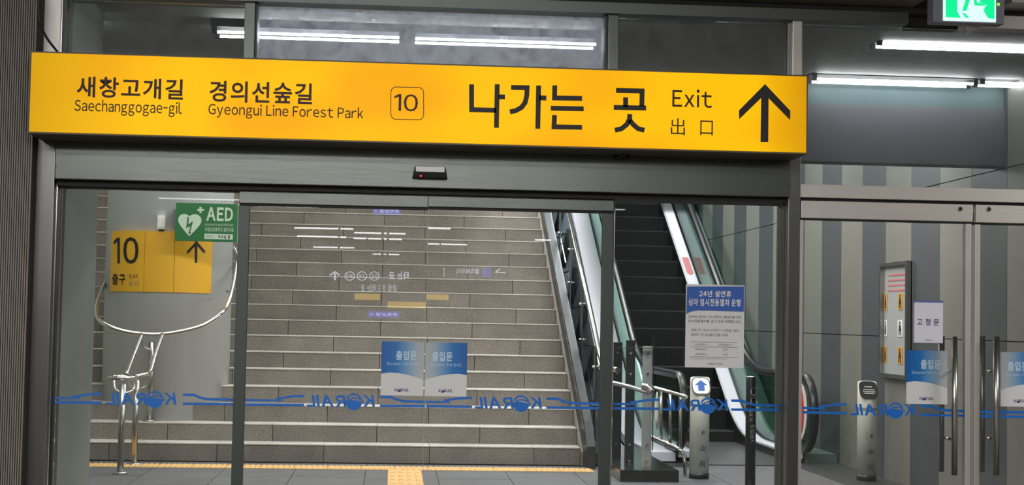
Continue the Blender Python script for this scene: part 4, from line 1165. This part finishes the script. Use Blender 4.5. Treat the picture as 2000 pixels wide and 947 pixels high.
# ================================================================== things behind the camera that the glass mirrors
def hanging(Y, x0, x1, z0, z1, label):
    t = thing('hanging_sign', label, 'sign', ((x0+x1)/2, Y, z0))
    obj('case', box(x0, x1, Y-.12, Y, z0, z1, .01), blackm, t)
    for x in (x0+.3, x1-.3): obj('rod', tube([(x, Y-.06, z1), (x, Y-.06, 3.42)], .02), blackm, t)
    return t
lit = mat('backlit_white', (225, 232, 255), .5, emit=8.0); litb = mat('backlit_blue', (60, 80, 220), .5, emit=5); lity = mat('backlit_amber', (235, 190, 60), .5, emit=5.0)
YG = 8.185
def mir(px, py, dv):     # point on the plane at depth YG+dv behind the glass, mirrored to the camera's side
    p = P(px, py, YG+dv); return p.x, YG-dv, p.z
def mtext(body, bx, dv, mt, parent, bold=0):
    me = lay(body, bold)
    xs = [v.co.x for v in me.vertices]; ys_ = [v.co.y for v in me.vertices]; x0, x1, y0, y1 = min(xs), max(xs), min(ys_), max(ys_)
    for v in me.vertices:
        u = 1-(v.co.x-x0)/(x1-x0); q = (v.co.y-y0)/(y1-y0)
        X_, Y_, Z_ = mir(bx[0]+u*(bx[2]-bx[0]), bx[3]+q*(bx[1]-bx[3]), dv); v.co = (X_, Y_+.004, Z_)
    me.materials.append(mt); return obj('lettering', me, None, parent)
def mbox(bx, dv, mt, parent, nm):
    a = mir(bx[0], bx[3], dv); b = mir(bx[2], bx[1], dv)
    return obj(nm, box(a[0], b[0], a[1], a[1]+.003, a[2], b[2]), mt, parent)
dv = 24
a = mir(632, 552, dv); b = mir(998, 515, dv)
t = hanging(a[1], a[0], b[0], a[2], b[2], 'wide black platform sign with white lettering, seen mirrored in the sliding doors')
mtext('타는 곳', (760, 530, 798, 546), dv, lit, t, .02); mtext('엘리베이터', (892, 524, 936, 535), dv, lit, t, .01)
mbox((942, 523, 959, 541), dv, litb, t, 'lift_symbol'); mbox((866.5, 522, 868, 541), dv, lit, t, 'divider')
mtext('→', (965, 524, 987, 541), dv, lit, t, .01); mtext('↑', (643, 529, 665, 547), dv, lit, t, .01)
for cx in (683, 707, 731):
    bm = bmesh.new()
    for k in range(20):
        a0, a1 = k*PI/10, (k+1)*PI/10
        bm.faces.new([bm.verts.new(Vector(mir(cx+r_*math.cos(a_), 539+r_*.9*math.sin(a_), dv))+Vector((0, .004, 0))) for r_, a_ in ((10, a0), (10, a1), (8.4, a1), (8.4, a0))])
    obj('ring_symbol', bm, lit, t); mtext('경의' if cx < 700 else '공항', (cx-6, 535, cx+6, 543), dv, lit, t)
dv = 17
a = mir(718, 620, dv); b = mir(780, 608, dv)
t = hanging(a[1], a[0], b[0], a[2], b[2], 'small blue passage sign, seen mirrored low in the sliding doors')
mbox((718.5, 608.5, 779.5, 619.5), dv, litb, t, 'lit_panel'); mtext('우측보행 ↑', (722, 611, 776, 617), dv-.01, lit, t, .01)
dv = 12
a = mir(727, 419, dv); b = mir(783, 406, dv)
t = hanging(a[1], a[0], b[0], a[2], b[2], 'small blue passage sign, seen mirrored high in the sliding doors')
mbox((727.5, 407, 782.5, 418.5), dv, litb, t, 'lit_panel'); mtext('우측보행 ↑', (731, 409, 779, 416), dv-.01, lit, t, .01)
dv = 30
a = mir(690, 603, dv); b = mir(882, 572, dv)
t = hanging(a[1], a[0], b[0], a[2], b[2], 'amber lit shop front board, seen mirrored in the sliding doors')
mbox((692, 574, 744, 585), dv, lity, t, 'lit_panel'); mbox((755, 590, 832, 601), dv, lity, t, 'lit_panel'); mbox((832, 575, 876, 585), dv, lity, t, 'lit_panel')
mtext('공항철도 타는 곳', (705, 556, 775, 569), dv, lit, t, 0)
# tube lamps of the concourse ceiling
strip = mat('concourse_tube', (250, 250, 255), .5, emit=12)
def clamp_lamp(x0, x1, Y, lab):
    t = thing('concourse_lamp', lab, 'lamp', ((x0+x1)/2, Y, 3.4))
    obj('tube', tube([(x0, Y, 3.36), (x1, Y, 3.36)], .02, 8), strip, t)
    obj('base', box(x0-.03, x1+.03, Y-.05, Y+.05, 3.385, 3.419), MATS['lamp_body'], t)
ordw = ('nearest', 'second nearest', 'third nearest')
for r_i, Y in enumerate((1.0, -4.0)):
    for k_i, (x0, x1) in enumerate(((-3.4, -1.2), (-.8, 1.4), (1.8, 4.0))):
        clamp_lamp(x0, x1, Y, 'slim tube lamp on the concourse ceiling, %s row behind the viewer, %s' % (ordw[r_i], ('left', 'middle', 'right')[k_i]))
for n_, (a_, b_, py) in enumerate(((500, 624, 404), (575, 690, 447), (692, 792, 456), (580, 676, 463), (690, 785, 467), (612, 692, 484), (728, 780, 497), (835, 880, 446), (835, 912, 477), (1045, 1075, 468), (725, 780, 512), (640, 700, 517), (708, 778, 518))):
    dist = (3.36-1.37)*FPX/(622+.0185*((a_+b_)/2-1000)-py); Yl = dist
    p_, q_ = P(a_, py, Yl), P(b_, py, Yl)
    clamp_lamp(p_.x, q_.x, 2*YG-Yl, 'far concourse tube lamp, mirrored in the sliding doors, %s' % ('highest', 'upper left', 'upper middle', 'left of centre', 'in the middle', 'lower left', 'lower middle', 'short upper right', 'right of the seam', 'farthest right', 'low middle', 'low left', 'lowest')[n_])
for o in bpy.data.objects:
    if '_w' in o: del o['_w']
